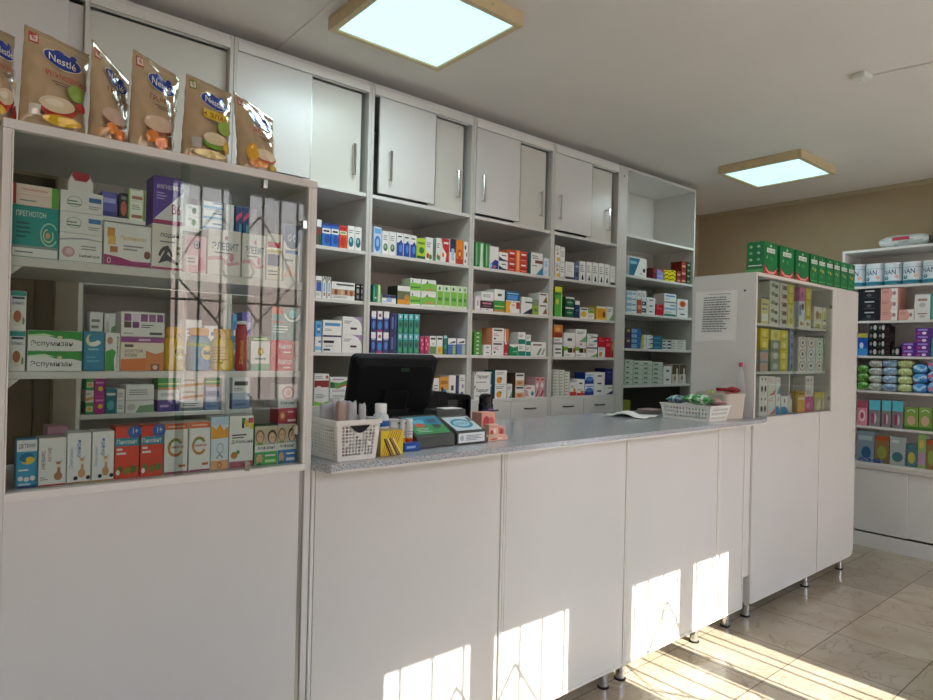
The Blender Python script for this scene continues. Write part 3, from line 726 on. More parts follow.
st('wbl', 'white-topped violet-blue', '#5d7cc4', [('r', 0, .65, 1, 1, 'W'), ('p', [(.1, .7), (.8, .72), (.9, .88), (.4, .82)], '#525c66'), ('r', .6, 0, 1, .6, '#a8bfae')])
st('orgb', 'orange-topped blue-figured', '#d89b3a', [('r', 0, .0, 1, .45, '#c9d3d8'), ('c', .5, .25, .38, .25, '#3d7fb8'), ('c', .3, .45, .14, .14, '#3a2025'), ('r', .1, .7, .9, .85, '#b5701c')])
st('navn', 'narrow navy', '#252c58', [('r', .3, .1, .7, .9, '#4d5a8c')])
st('wpc', 'white violet-dotted', 'W', [('c', .5, .2, .3, .14, '#5b5fa5'), ('c', .6, .55, .2, .09, '#a29ac5'), LN(.15, .75, .85, .92, 2)])
st('grst', 'green white-striped tall', '#2f8a43', [('r', .25, .05, .45, .95, '#a9d3a2'), ('r', .6, .1, .72, .9, '#7fbf82')])
st('grw', 'white-fronted green tall', '#3b9450', [('p', [(.2, 0), (.8, 0), (.7, .55), (.8, .95), (.3, .95), (.3, .5)], '#d9e6d2')])
st('blsw', 'white blue-swirl', 'W', [('p', [(0, 0), (1, 0), (1, .38), (.6, .42), (.25, .25)], '#23358e'), ('c', .55, .1, .18, .07, '#d46a5a'), ('c', .15, .15, .14, .12, '#9ccbe8')])
st('navc', 'white navy-cornered', 'W', [('p', [(0, 0), (1, 0), (1, .1), (.45, .22), (0, .5)], '#1f2350'), ('r', .3, .6, .8, .72, '#37505a')])
st('redl', 'red white-lettered', '#c93226', [('r', .15, .62, .8, .76, 'W'), ('r', .1, .3, .9, .42, '#8e1d1a'), ('r', .1, .12, .8, .2, '#f09a8a')], side='#e8833f')
st('orn', 'narrow orange', '#ef8f42', [('r', .3, .1, .7, .9, '#f6b27a')])
st('wtri', 'white teal-triangle', 'W', [('p', [(.45, 0), (1, 0), (1, .38)], '#2a86ad'), ('r', .35, .52, 1, .66, '#7b3f35'), LN(.1, .7, .8, .9, 2), LN(.1, .35, .6, .45, 1)], side='#3a8d8a')
st('wll', 'pale white-blue', '#dfe8ee', [LN(.15, .5, .85, .85, 3, 'S'), ('r', .2, .1, .7, .3, 'l')])
st('wpk', 'small pinkish white', '#ead9dc', [('r', .25, .15, .75, .85, 'W'), ('r', .38, .3, .62, .7, '#9b8a90')])
st('kbox', 'dark lettered', '#2a2026', [('r', .1, .55, .85, .78, '#c77b8a'), ('r', .1, .2, .8, .35, '#7c5560')])
st('gbox', 'green', '#3a9440', [('r', .0, .45, 1, .55, '#bcd96a'), ('r', 0, 0, 1, .2, '#b98a3c')])
st('blt', 'blue-teal', '#1e5a86', [('r', .1, .2, .85, .62, '#4f94d8'), ('r', .1, .72, .9, .82, '#9fd0ea'), ('r', 0, 0, 1, .12, 'W')], side='#17505a')
st('ory', 'orange-yellow and white', 'W', [('p', [(0, 0), (.35, 0), (.25, .6), (.4, 1), (0, 1)], '#f0b12d'), ('r', .75, .4, 1, 1, '#b5352d'), LN(.4, .6, .7, .85, 2, 'O')], side='#e6a82e')
st('wnt', 'white navy-triangle', 'W', [('p', [(.1, 0), (1, 0), (1, .38)], '#27274e'), ('r', .35, .65, 1, .74, '#496052')])
st('limg', 'grey-topped lime', '#9db84a', [('r', 0, .6, 1, 1, '#8d9a86'), ('r', .2, .2, .8, .4, '#6d8f2f')])
st('wbt', 'white brown-triangle', 'W', [('p', [(.4, .1), (.95, .12), (.8, .72)], '#8b6a35'), ('r', .1, .78, .8, .9, '#7a3f3a')])
st('gfl', 'flat bright green', '#4f9c2f', [('r', .3, .35, .7, .65, 'W')])
st('wss', 'small white grey-lettered', 'W', [('r', .3, .4, .7, .6, 'D')])
st('wrd', 'white red-spotted', 'W', [('r', .1, .78, .85, .9, 'D'), ('c', .22, .22, .08, .08, 'K'), LN(.1, .4, .6, .65, 2, '#c98a8a')], side='#f0a070')
st('orx', 'orange curved', '#d9803a', [('p', [(0, 0), (.4, 0), (.2, 1), (0, 1)], 'W')])
st('rdx', 'red curved', '#bb2433', [('r', .1, .85, .6, 1, 'W'), ('r', .1, .08, .8, .2, '#e88a92')])
st('gwsw', 'green white-swoosh', '#168a5c', [('p', [(0, 1), (1, 1), (1, .85), (.5, .72), (0, .9)], 'W'), ('r', .4, .3, .9, .42, '#6fc29c')])
st('wte', 'white and teal', 'W', [('r', 0, 0, 1, .4, '#128070'), LN(.1, .55, .8, .85, 2)])
st('wpat', 'white sketch-printed', 'W', [('r', .1, .75, .7, .86, '#7c5a50'), ('p', [(.35, .1), (.6, .6), (.7, .55), (.5, .05)], '#87937c'), ('p', [(.65, .1), (.85, .6), (.92, .5), (.8, .1)], '#a3ab96')])
st('wpar', 'white black-lettered wide', 'W', [('t', 'Парацет', .12, .46, .82, .8, 'K', True), LN(.1, .18, .7, .32, 1), ('p', [(0, 1), (.1, 1), (0, .7)], '#a43b44'), ('r', .93, .05, 1, .95, '#1f6f74')])
st('wfru', 'white orange-fruit', 'W', [('c', .35, .3, .22, .24, '#e8923a'), ('c', .5, .42, .08, .1, '#5d8a3a'), LN(.1, .68, .9, .9, 2)], side='#3b6a70')
st('wobt', 'white orange-based', 'W', [('r', .1, .75, .9, .9, 'D'), ('r', 0, 0, 1, .42, '#e6b48a'), ('c', .5, .2, .3, .14, '#c97f4c')], side='#5c4a3c')
st('wtd', 'white pink and teal-dotted', 'W', [('c', .75, .32, .14, .2, '#2f8f9a'), ('p', [(0, .1), (.4, .1), (.25, .6), (0, .7)], '#e8a5a2'), ('r', .1, .75, .6, .85, 'R')])
st('pkn', 'narrow pink', '#d9a8ac', [('c', .5, .6, .3, .12, 'W'), ('p', [(.1, .05), (.5, .05), (.9, .35), (.6, .35)], '#9c2f42'), ('r', .2, .85, .9, .95, 'R')])
st('wyo', 'white yellow-blocked', 'W', [('r', .35, .03, 1, .26, '#e3b62f'), ('c', .5, .5, .2, .08, '#c66a75'), LN(.15, .62, .85, .9, 3)])
st('blud', 'narrow slate-blue', '#54698c', [('r', .1, .2, .9, .45, '#2d3a52'), ('r', .1, .7, .9, .8, '#9fb0c8')])
st('ygt', 'tall yellow-green', '#57b33e', [('r', 0, .82, 1, 1, '#d9dc2a'), ('r', 0, .72, 1, .82, '#3a8d2c'), ('c', .35, .5, .2, .1, '#d6d23a'), ('r', .86, 0, 1, .8, '#bfe39a')], side='#5f7d1e')
st('dgw', 'dark green white-topped', '#145433', [('r', 0, .85, 1, 1, 'W'), ('c', .5, .45, .36, .25, '#2c7a4c'), ('r', .2, .42, .8, .52, '#a9cbb5')])
st('wdb', 'white-topped dark blue', '#1f3a5c', [('r', 0, .78, 1, 1, 'W'), ('r', .2, .4, .8, .5, '#5b7fa5')])
st('wyw', 'white yellow-printed', 'W', [('c', .45, .4, .38, .28, '#e9b93a'), ('r', .1, .78, .9, .9, 'D')])
st('yor', 'yellow-orange', '#eec14a', [('r', .1, .15, .8, .82, '#e79a1f'), ('c', .75, .4, .14, .25, '#7a3f18'), ('r', 0, .9, 1, 1, 'W')])
st('wgn', 'white green-cornered', 'W', [('p', [(.3, 0), (1, 0), (1, .5)], '#7fae6f'), LN(.1, .6, .8, .85, 2)])
st('obr', 'orange and brown', '#cf8338', [('r', 0, 0, 1, .4, '#9c3d18'), ('c', .45, .65, .3, .18, '#e8ad6a')])
st('wst', 'white dark-striped', 'W', [('r', .15, .55, .85, .68, 'D'), ('r', .15, .25, .85, .36, 'D')])
st('wgb', 'wide white black-and-green', 'W', [('r', 0, .6, .35, .95, '#7fae2a'), ('r', .35, .4, .75, .85, '#1f2a14'), ('r', .8, .4, 1, .85, '#b3552a'), LN(.1, .08, .7, .25, 1)], side='#5f8f2a')
st('redb', 'bright red', '#c31a30', [('r', .1, .55, .85, .7, '#e25a68'), LN(.1, .8, .6, .92, 1, 'p')])
st('redf', 'white red-based', 'W', [('r', 0, 0, 1, .32, '#cf3a22'), ('c', .7, .45, .2, .16, '#e27a4c'), LN(.1, .6, .7, .85, 2)])
st('wbw', 'white and royal-blue', 'W', [('r', 0, 0, 1, .36, '#1d3f8a'), ('c', .5, .45, .45, .22, '#4d7fc4'), ('r', .1, .72, .9, .84, 'S')], side='#1f3a86')
st('nvy', 'navy blue', '#18225a', [('r', .2, .7, .9, .8, '#4456a8'), ('r', .2, .35, .9, .6, '#26357e')])
st('tdi', 'teal diagonal-split white', 'W', [('p', [(0, 0), (.28, 0), (.62, .95), (0, .95)], '#1a6d8c'), ('r', .05, .62, .42, .78, '#7fc0d8'), ('c', .85, .35, .07, .12, 'K'), LN(.6, .1, .8, .2, 1)])
st('rk', 'small dark red', '#6e2026', [('r', .2, .6, .8, .8, '#b5474a')])
st('lil', 'lilac', '#8f93cf', [('p', [(0, 1), (1, .7), (1, 1)], '#b2524f'), ('r', .1, .3, .9, .4, '#c2c6ea')])
st('yst', 'yellow black-striped', '#e9d21f', [('p', [(0, .75), (.5, .9), (1, .7), (1, .78), (.5, .98), (0, .83)], '#33320f'), ('p', [(0, .4), (.5, .55), (1, .35), (1, .45), (.5, .65), (0, .5)], '#33320f'), ('p', [(0, .08), (.5, .22), (1, .04), (1, .12), (.5, .3), (0, .16)], '#33320f')])
st('rdg', 'dark red and pink', '#7a2a20', [('r', .1, .2, .8, .5, '#d99a8a'), ('r', .1, .65, .7, .8, '#a84a3c')])
st('dgk', 'dark green flat', '#23402a', [('r', .2, .3, .8, .6, '#8fa77f')])
st('lbw', 'pale blue and white', '#dfe6ea', [('r', 0, .2, .5, .8, '#8fbad0'), ('r', .55, .4, .9, .6, '#3b6f92')])
st('yww', 'white yellow-dotted', 'W', [('c', .3, .5, .25, .3, '#e3d23c'), ('r', .6, .4, .95, .55, '#8a8f9c')])
st('nvw', 'white navy-blocked', 'W', [('r', 0, .2, 1, .8, '#26345e'), ('r', .2, .4, .6, .6, 'W')])
st('orb', 'orange-brown', '#b3572e', [('r', .15, .3, .85, .6, '#e0a27a')])
st('wrk', 'white red-dotted', 'W', [('c', .5, .6, .3, .28, '#d9703c'), ('c', .5, .6, .15, .14, '#a83a24'), LN(.1, .08, .8, .25, 1)])
st('brnp', 'brown and purple', '#5c4a30', [('r', 0, 0, 1, .5, '#4a2350'), ('r', .2, .65, .8, .8, '#c9b48a')])
st('blst', 'blue pale-printed', '#2b6fae', [('r', 0, .2, .55, .8, '#a9c8dd'), ('r', .1, .4, .45, .6, '#3f5f80')])
st('ylw', 'pale yellow and white', 'W', [('r', 0, 0, .5, 1, '#d9c95a'), LN(.55, .3, .9, .6, 2)])
st('tlb', 'teal-blue', '#1f6684', [('r', .1, .3, .8, .6, '#4f9ab5')])
st('brw2', 'brown and white', '#d8d2c6', [('r', 0, .5, 1, 1, '#5e4a38'), ('c', .4, .3, .15, .14, '#b0724c'), ('r', .6, .0, .8, .8, 'W')])
# behind the tall showcase
st('vio', 'violet-blue', '#5b5fa8', [('r', .1, .55, .9, .75, '#a9a9d9'), ('r', .0, 0, 1, .2, '#3d3f80')])
st('dko', 'dark orange-flamed', '#2d2b33', [('c', .5, .4, .35, .3, '#c4603a'), ('r', .2, .75, .8, .88, '#8a8a90')])
st('wyl', 'white yellow-edged', '#e9e9d6', [('r', 0, 0, .1, 1, 'L'), ('r', .93, 0, 1, 1, 'L'), LN(.2, .55, .8, .85, 3), ('r', .2, .1, .9, .28, '#b0705c')])
st('wgd', 'white green-dot', 'W', [('c', .55, .5, .15, .3, '#3f7f43'), LN(.1, .65, .45, .9, 2)])
st('wlb', 'white light-blue-barred', 'W', [('r', 0, .1, 1, .35, '#7fb2d6'), ('r', .5, .6, .95, .75, '#6a86b8')])
st('dbp', 'dark blue pink-striped', '#123a70', [('p', [(0, .35), (1, .55), (1, .68), (0, .5)], '#d1486f'), ('r', .55, .05, .85, .3, '#2fa39a'), ('r', .0, .8, 1, 1, '#3a86b0')])
st('mrn', 'white maroon-based', 'W', [('r', 0, 0, 1, .16, '#5c1f33'), LN(.1, .5, .8, .85, 2)])
st('grn3', 'green and cream', '#3f9a45', [('r', .1, .25, .9, .7, 'C'), ('c', .5, .48, .3, .16, '#dba94c')])
st('mgt', 'magenta yellow-dotted', '#b0268a', [('c', .6, .45, .25, .14, '#e6cf3a'), ('r', .1, .75, .9, .85, '#e48cc4')])
st('tew', 'teal dark', '#177080', [('r', .1, .75, .95, .85, 'W'), ('c', .5, .35, .35, .2, '#4fb0b0')])
st('wgr2', 'white and grey-green', 'W', [('p', [(.35, 0), (1, 0), (1, .7), (.5, .6)], '#7f9f78'), ('c', .2, .5, .15, .3, 'q')])
st('prp', 'purple', '#4b3590', [('r', .1, .4, .5, .6, '#b7a8e0'), ('r', .6, .2, .95, .8, '#2f2a70')])
st('bei', 'beige orange-waved', '#e6ddcc', [('p', [(0, .1), (1, .3), (1, .5), (0, .35)], '#d59a3f'), ('r', .1, .65, .6, .8, '#b0a58e')])
st('blg', 'blue-grey', '#7d96b5', [('r', 0, .6, 1, 1, '#b9c8da'), ('r', .1, .2, .8, .35, '#5d76a0')])
st('pnk', 'pink striped', '#dba0b0', [('r', 0, .7, 1, .85, '#b86a85'), ('r', 0, .4, 1, .5, '#b86a85'), ('r', 0, .1, 1, .2, 'W')])

NAMES = {}
def uniq(label):
    n = USED_LABELS.get(label, 0); USED_LABELS[label] = n+1
    return label
MESHC = {}
def carton_mesh(name, w, h, d, key):
    s = STY[key]; mb = MB()
    mb.box(-w/2, 0, 0, w/2, d, h, s['side'], ch=min(.0012, h*.08))
    def S(u, v, l): return (-w/2+.0006+u*(w-.0012), -.0001-l, .0006+v*(h-.0012))
    paint(mb, [('r', 0, 0, 1, 1, s['base'])]+s['prims'], S)
    if s['sprims']:
        def S2(u, v, l): return (-w/2-.0001-l, d-.0006-u*(d-.0012), .0006+v*(h-.0012))
        paint(mb, [('r', 0, 0, 1, 1, s['side'])]+s['sprims'], S2)
    return mb
def carton(name, x0, x1, z0, z1, c, d, key, label, cat, group, axis=1, rz=None):
    w = abs(x1-x0)-.0012; h = z1-z0-.0004
    mb = carton_mesh(name, w, h, d, key)
    o = mb.obj(name, 'card'); mid = (x0+x1)/2
    if axis == 1: o.location = (mid, c, z0+.0003); o.rotation_euler.z = rz if rz is not None else random.uniform(-.012, .012)
    else: o.location = (c, mid, z0+.0003); o.rotation_euler.z = -PI/2
    tag(o, uniq(label), cat, group)
    return o
def levels(n, i):
    if n == 1: return ''
    if n == 2: return ('lower', 'upper')[i]
    if i == 0: return 'bottom'
    if i == n-1: return 'topmost'
    return ORD[i+1]+' up'
BAYN = ['bay behind tall showcase', 'bay beside tall showcase', 'bay behind black monitor', 'bay right of monitor', 'fourth open bay', 'tall end bay']
def shelf_row(axis, c, z, items, where, group, d=.1, name='medicine_box', cat='medicine box', noun='carton', clamp=None, zcap=None):
    """items: (px left, px right, py top, style or list of (style, share) bottom to top [, depth])"""
    n = 0
    for it in items:
        xl, xr, yt, sty = it[:4]; dd = it[4] if len(it) > 4 else d
        if isinstance(sty, str): sty = [(sty, 1)]
        elif isinstance(sty, tuple): sty = [(sty[0], 1)]*sty[1]
        top = on(axis, c, (xl+xr)/2, yt).z
        if zcap: top = min(top, zcap)
        k = 0 if axis == 1 else 1
        a = on(axis, c, xl, yt+4)[k]; b = on(axis, c, xr, yt+4)[k]
        if clamp: a, b = sorted((min(max(a, clamp[0]), clamp[1]), min(max(b, clamp[0]), clamp[1])))
        n += 1; tot = sum(q[1] for q in sty); zz = z+.0005
        for i, (key, sh) in enumerate(sty):
            z1 = zz+(top-z)*sh/tot
            lv = levels(len(sty), i)
            pos = lv+' in '+ORD[n]+' stack' if lv else ORD[n]+' from left'
            lab = '%s %s, %s, %s' % (STY[key]['desc'], noun, pos, where)
            carton(name, a, b, zz, z1, c+.0004, dd, key, lab, cat, group, axis)
            zz = z1+.0002
P2 = 2.912
W2 = 'medicine cartons on the wall shelving'
SHN = {1.96: 'top shelf', 1.70: 'second shelf', 1.432: 'third shelf', 1.165: 'lowest shelf'}
def bay(i, z, items, **k):
    shelf_row(1, P2, z, items, SHN[z]+', '+BAYN[i], W2, clamp=(BX[i]+.0185, BX[i+1]-.0185), **k)
# bay 0, seen through the glass
bay(0, 1.96, [(101.9, 117.6, 192, 'vio'), (119.5, 128.2, 193.5, 'dko'), (128.8, 144.6, 183, ('wyl', 2)), (145.5, 155, 187, 'wyl'), (156, 176, 196, 'w'), (185.5, 201.2, 205, ('wgd', 2)), (203.5, 223, 200, ('wlb', 3))])
bay(0, 1.70, [(91, 128, 273.5, 'wflat', .14), (129, 142, 275.5, 'redl', .12), (143, 171, 276.5, 'wflat', .14), (180, 219, 279, 'wflat', .14)])
bay(0, 1.432, [(90, 103, 312, 'mrn'), (104.5, 118.8, 313.8, 'wgr2'), (122, 160, 318, ('w', 2)), (185, 202, 320, 'w'), (204, 218, 326, 'wlb')])
bay(0, 1.165, [(86, 94.3, 378.6, [('grn3', 1), ('bei', 1), ('grn3', 1)]), (94.6, 105, 379.3, ('mgt', 2)), (105.4, 116.4, 389.3, 'tew'), (117, 125, 389.5, ('w', 2)),
               (125.7, 154.3, 385, [('wgr2', .42), ('w', .58)]), (158, 180, 378, [('prp', .34), ('w', .3), ('gbox', .36)]), (181, 204, 377, [('wgrey', .3), ('bei', .35), ('bei', .35)]), (206, 220.5, 377, [('blg', .4), ('blg', .3), ('gbox', .3)])])
# bay 1
bay(1, 1.96, [(236, 243, 200, 'dbp'), (243.3, 249.5, 201, 'dbp'), (316.8, 321.8, 219.6, 'brw'), (322.2, 331, 223.2, 'blab'), (331.4, 339.3, 224.2, 'blab'), (339.5, 347.3, 225.8, 'orlab'), (347.9, 354.8, 226, 'teale'), (355, 361.8, 227.2, 'teale')])
bay(1, 1.70, [(235, 250, 284, 'vio'), (315.7, 322, 276, 'wblueblk'), (322.5, 326.8, 276.5, 'wthin'), (327.5, 331.2, 277, 'wthin'), (331.6, 355, 282.3, 'wphoto'), (355.6, 360.3, 284, 'kwhite'), (360.7, 364.6, 284.5, 'kwhite')])
bay(1, 1.432, [(232.5, 237, 314, 'bsm'), (242, 252, 312.5, 'vio'), (315.5, 322, 321.4, [('wlb', 1), ('bsm', 1)]), (322.9, 342, 320.3, [('wklet', .47), ('wblet', .53)]), (342.6, 363.7, 317, ('wpurc', 2))])
bay(1, 1.165, [(232.5, 250, 378, [('blg', .5), ('wbk', .5)]), (314.5, 329.3, 374, [('wgrn', .45), ('wredc', .55)]), (330, 353, 377.5, [('wgrn', .45), ('wgrnw', .55)])])
# bay 2
bay(2, 1.96, [(373.8, 381.8, 227, 'bcirc'), (382.4, 389.1, 231.2, 'wgc'), (389.4, 396.1, 232, 'wgc'), (396.8, 403.4, 233, 'wbbot'), (403.8, 410, 234.2, 'wbbot'), (410.3, 416.7, 235.5, 'wbbot'),
              (417, 425.7, 238.5, 'lime'), (425.9, 433.2, 237.6, 'wmix'), (433.6, 436.3, 239, 'greyg'), (436.6, 441, 238, 'wmix'), (441.3, 449.3, 238.8, 'redsw'), (450, 456, 239, 'navyw'), (456.4, 463.4, 240.2, 'orng'), (464, 469.2, 242, 'wkk')])
bay(2, 1.70, [(373.2, 377, 284.7, 'teal'), (377.6, 381, 285, 'lgr'), (382, 396.1, 295, 'wnav'), (397.5, 410.2, 286, 'olive'), (410.5, 420.9, 278.6, ('gmed', 2)), (421.5, 436.3, 280, ('gmedp', 2)),
              (436.9, 443.6, 285, 'gnar'), (444, 450.4, 285.5, 'gnar'), (450.7, 457.5, 286, 'gnar'), (457.8, 463.1, 286.6, 'gnar'), (463.4, 468.4, 287, 'gnar')])
bay(2, 1.432, [(371.4, 376.4, 311, ('navyx', 2)), (377, 383.2, 311, ('plumx', 2)), (383.7, 389.4, 311.4, ('navyx', 2)), (390, 397.2, 313, ('navyr', 2)),
               (398.2, 403, 313.8, ('tealc', 2)), (403.8, 408.3, 314, ('tealc', 2)), (409, 413.6, 314.2, ('tealc', 2)), (414.4, 419.8, 314.5, ('tealc', 2)),
               (420.3, 424.3, 336.5, 'magc'), (424.8, 429.3, 336.6, 'magc'), (430, 436.2, 336, 'wgy'), (436.9, 442.8, 336, 'wyy'), (443.6, 447.3, 335.5, 'tealn'), (447.9, 456.3, 338.3, 'wbg'), (457, 465.5, 338.6, 'wbl')])
bay(2, 1.165, [(371, 395, 378, ('w', 2)), (433.3, 439.3, 378.4, 'w'), (439.6, 448.7, 377, 'orgb'), (449, 456, 375.4, 'wss'), (456.5, 459, 375.2, 'navn'), (459.5, 465.5, 375, 'wpc')])
# bay 3
bay(3, 1.96, [(475.6, 478.7, 241.4, 'grst'), (478.9, 484.6, 242.2, 'grw'), (485, 489.6, 243.5, 'grst'), (489.9, 498.7, 246.6, 'blsw'), (499, 508, 252.5, ('navc', 2)), (508.7, 516, 250, ('redl', 2)), (516.3, 520, 250.4, 'orn'),
              (520.3, 527.6, 251.7, ('redl', 2)), (531, 542.9, 253, 'wtri'), (543.8, 550, 258.4, 'wll')])
bay(3, 1.70, [(475.2, 480.5, 296, 'wpk'), (481.4, 493.7, 291.8, [('wpk', .14), ('kbox', .38), ('w', .48)]), (494.6, 505, 289.5, [('gbox', .5), ('wss', .5)]), (506, 520, 291.2, [('ory', .5), ('blt', .5)]),
              (521.5, 532.4, 297.2, 'wnt'), (532.8, 538.8, 299.6, 'limg'), (539.2, 549.4, 293, ('wbt', 2))])
bay(3, 1.432, [(474.5, 481.4, 331.5, ('gfl', 6)), (483.5, 491.4, 344.8, ('wss', 2)), (492.3, 504.2, 328.2, ('wrd', 2)), (504.5, 508.8, 329, [('rdx', 1), ('orx', 1)]), (509.2, 518, 344.3, 'gwsw'),
               (518.3, 525.6, 332.4, ('wte', 2)), (526, 531, 334.8, ('wte', 2)), (531.3, 546.3, 342.2, 'wpat')])
bay(3, 1.165, [(474.5, 491.9, 372, ('wpar', 2)), (495, 507, 370.4, ('wfru', 2)), (507.4, 512.3, 384, 'wgn'), (515.4, 524.4, 373.2, ('wobt', 2)), (524.8, 535, 385.6, 'wtd'), (535.6, 539.2, 377.5, 'pkn'), (539.7, 544.7, 377.6, 'pkn')])
# bay 4
bay(4, 1.96, [(555.2, 560.2, 245.6, ('wyo', 2)), (560.6, 565, 247, ('w', 2)), (565.5, 574.3, 262, 'wdarkb'), (575, 579, 262, 'blud'), (579.4, 585.7, 261.4, 'wfoot'), (586.4, 592, 262, 'wfoot'), (592.4, 598.3, 262.8, 'wfoot'), (598.7, 604.2, 263.4, 'wfoot'), (604.6, 609.7, 264.4, 'wfoot'), (610.5, 615.6, 266.2, 'wdarkb')])
bay(4, 1.70, [(555, 562.3, 286.8, 'ygt'), (565.6, 574.3, 297.2, ('dgw', 2)), (575, 579.8, 301, 'wdb'), (580.4, 588.1, 307.6, 'wyw'), (588.5, 594.4, 307.8, [('w', .5), ('limg', .5)]), (596.6, 606.6, 306.6, 'yor'), (607, 613.2, 306.8, 'wgn')])
bay(4, 1.432, [(554.2, 562.7, 325, [('wst', .38), ('wgrey', .22), ('obr', .4)]), (564.2, 575.4, 333, [('wgb', .44), ('wss', .56)]), (575.8, 586.6, 329.4, [('wgb', .38), ('wpk', .16), ('wgn', .46)]), (587, 597.6, 334, [('wgn', .35), ('wgrey', .3), ('wtri', .35)]),
               (598.2, 605.4, 337.2, [('wfru', .5), ('redb', .5)]), (605.6, 611.3, 337.4, 'redb'), (611.7, 614.2, 341, 'obr')])
bay(4, 1.165, [(553.4, 559.6, 370, ('wflat', 9)), (560, 564.6, 370.4, ('wflat', 9)), (565.1, 569.8, 372, ('wflat', 8)), (570, 576.4, 383.2, 'redf'), (576.7, 584.8, 379.4, [('redf', .5), ('wss', .5)]), (585.3, 593.8, 372.6, ('wbw', 2)), (594.3, 605, 372.4, ('wss', 3)), (605.4, 613.6, 368.6, [('wnt', .36), ('nvy', .64)])])
# tall end bay
def bay5(z, nm, items): shelf_row(1, P2, z, items, nm+', '+BAYN[5], W2, clamp=(3.944, 4.859))
bay5(2.052, 'second shelf', [(629.2, 646.8, 257.6, 'tdi'), (653.2, 656.6, 268, 'rk'), (657, 663.5, 269, 'lil'), (664.4, 669.8, 270, 'yst'), (670, 675.7, 270.4, 'yst'), (676.7, 681.2, 271, ('rdg', 2)), (681.6, 686.5, 261.8, ('rdg', 3)), (686.8, 690.8, 262.2, ('dgk', 4))])
bay5(1.772, 'third shelf', [(627, 637, 291, ('lbw', 4)), (637.3, 641.8, 290.6, [('orb', .6), ('w', .4)]), (642.1, 646.4, 291, [('nvw', .3), ('nvw', .3), ('w', .4)]), (646.8, 655.3, 297.6, ('wss', 3)), (655.9, 663.5, 304.6, 'redb'), (664.4, 676.2, 294, [('wte', .25), ('wlb', .35), ('wblet', .4)]), (677.3, 688, 299.4, [('wss', .35), ('wrk', .65)])])
bay5(1.505, 'fourth shelf', [(626.2, 630.9, 327.8, ('brnp', 2)), (631.6, 640.9, 328.8, ('blst', 4)), (641.6, 646.4, 335.2, ('ylw', 2)), (646.8, 653, 335.4, ('wnt', 3)), (653.3, 662.3, 336, ('tlb', 3)), (663, 670.9, 339.8, ('nvw', 3)), (671.6, 678, 340, ('wflat', 4)), (678.7, 685.9, 340.2, ('wflat', 4))])
bay5(1.229, 'lowest shelf', [(625.4, 633, 359.6, ('wgflat', 5)), (633.7, 642.8, 361, ('wgflat', 5)), (643.1, 652.3, 361.2, ('wgflat', 5)), (653, 662.8, 362.4, ('wgflat', 5)), (663.7, 671.6, 366.6, ('wss', 2)), (672.3, 679, 364.6, 'brw2'), (679.4, 686, 364.8, 'brw2')])
# ================================================================== GOODS IN THE TALL SHOWCASE
st('pregn', 'wide teal white-lettered', '#169a94', [('r', 0, 0, 1, .17, 'W'), ('r', 0, .17, 1, .22, '#8b9a9c'), ('t', 'ПРЕГНОТОН', .07, .79, .72, .9, 'W', True), ('a', .8, .47, .2, .24, 30, 330, .12, '#bfe6c9'), ('a', .78, .45, .12, .14, 100, 400, .2, '#d9e3a8'), ('c', .77, .45, .05, .06, '#e0b07a'),
    ('l', .08, .35, .4, .7, 4, '#0b5f66'), ('l', .06, .06, .5, .12, 1, '#6a7a86')])
st('pinkgr', 'low peach red-edged', '#f3ddcf', [('r', 0, 0, .06, 1, 'R'), ('r', .84, 0, 1, 1, '#5fae35'), ('t', 'Лактофилтрум', .16, .68, .74, .84, '#d9604a', True), ('r', .06, .48, .84, .5, '#e79c84'), LN(.14, .15, .5, .3, 1)])
st('swirl', 'white pink-dandelion', 'W', [('p', [(0, .72), (.3, .78), (.6, .82), (1, .78), (1, .82), (.6, .88), (.25, .84), (0, .78)], '#a9a6b5'), ('c', .2, .32, .15, .2, '#cf9aa8'), ('c', .22, .34, .09, .12, '#e5c3c9'), ('t', 'Бифиформ', .46, .14, .94, .28, 'K', True), LN(.5, .42, .95, .62, 2)])
st('whbl', 'low white blue-labelled', 'W', [('r', .66, .55, .96, .78, '#4a7fc0'), ('a', .32, .5, .18, .28, 0, 360, .1, '#9aa89a'), LN(.15, .3, .5, .6, 2, '#5f8a6a'), LN(.66, .2, .95, .4, 2)])
st('orpur', 'wide white purple-based', 'W', [('p', [(0, 0), (1, 0), (1, .13), (.6, .12), (.3, .2), (0, .24)], '#a3256f'), ('r', .06, .66, .22, .88, '#d9963a'), ('r', .08, .48, .24, .68, '#e6b35a'), ('r', .12, .3, .28, .44, '#b8713c'), ('t', 'Пробиолог', .34, .6, .9, .72, '#d9a93a', True), LN(.4, .36, .85, .52, 2), ('c', .92, .3, .07, .1, '#7a3a32'), ('a', .1, .1, .04, .07, 0, 360, .3, 'W')])
st('lodiy', 'cream yoga-figured', '#ece4da', [('r', 0, 0, 1, .05, '#b5306a'), ('t', 'лодий', .25, .7, .88, .84, 'K', True), ('a', .45, .2, .26, .32, 20, 160, .3, '#4a4650'), ('p', [(.2, .12), (.45, .46), (.55, .5), (.5, .34), (.9, .16), (.85, .11), (.5, .2)], '#4a4650'), ('c', .5, .5, .05, .04, '#4a4650'), ('c', .88, .5, .07, .04, '#8a7a45'), ('c', .88, .38, .07, .04, '#8a7a45'), LN(.25, .58, .8, .66, 1)])
st('magn', 'purple and white B6', '#5b3aa0', [('p', [(0, .06), (1, .06), (1, .72)], '#ece6ee'), ('r', 0, 0, 1, .08, '#b5306a'), ('t', 'МАГНЕЛИС', .12, .74, .86, .83, 'W', True), ('t', 'B6', .62, .22, .92, .44, '#b5306a', True), LN(.1, .5, .45, .68, 3, '#b9a8e0')])
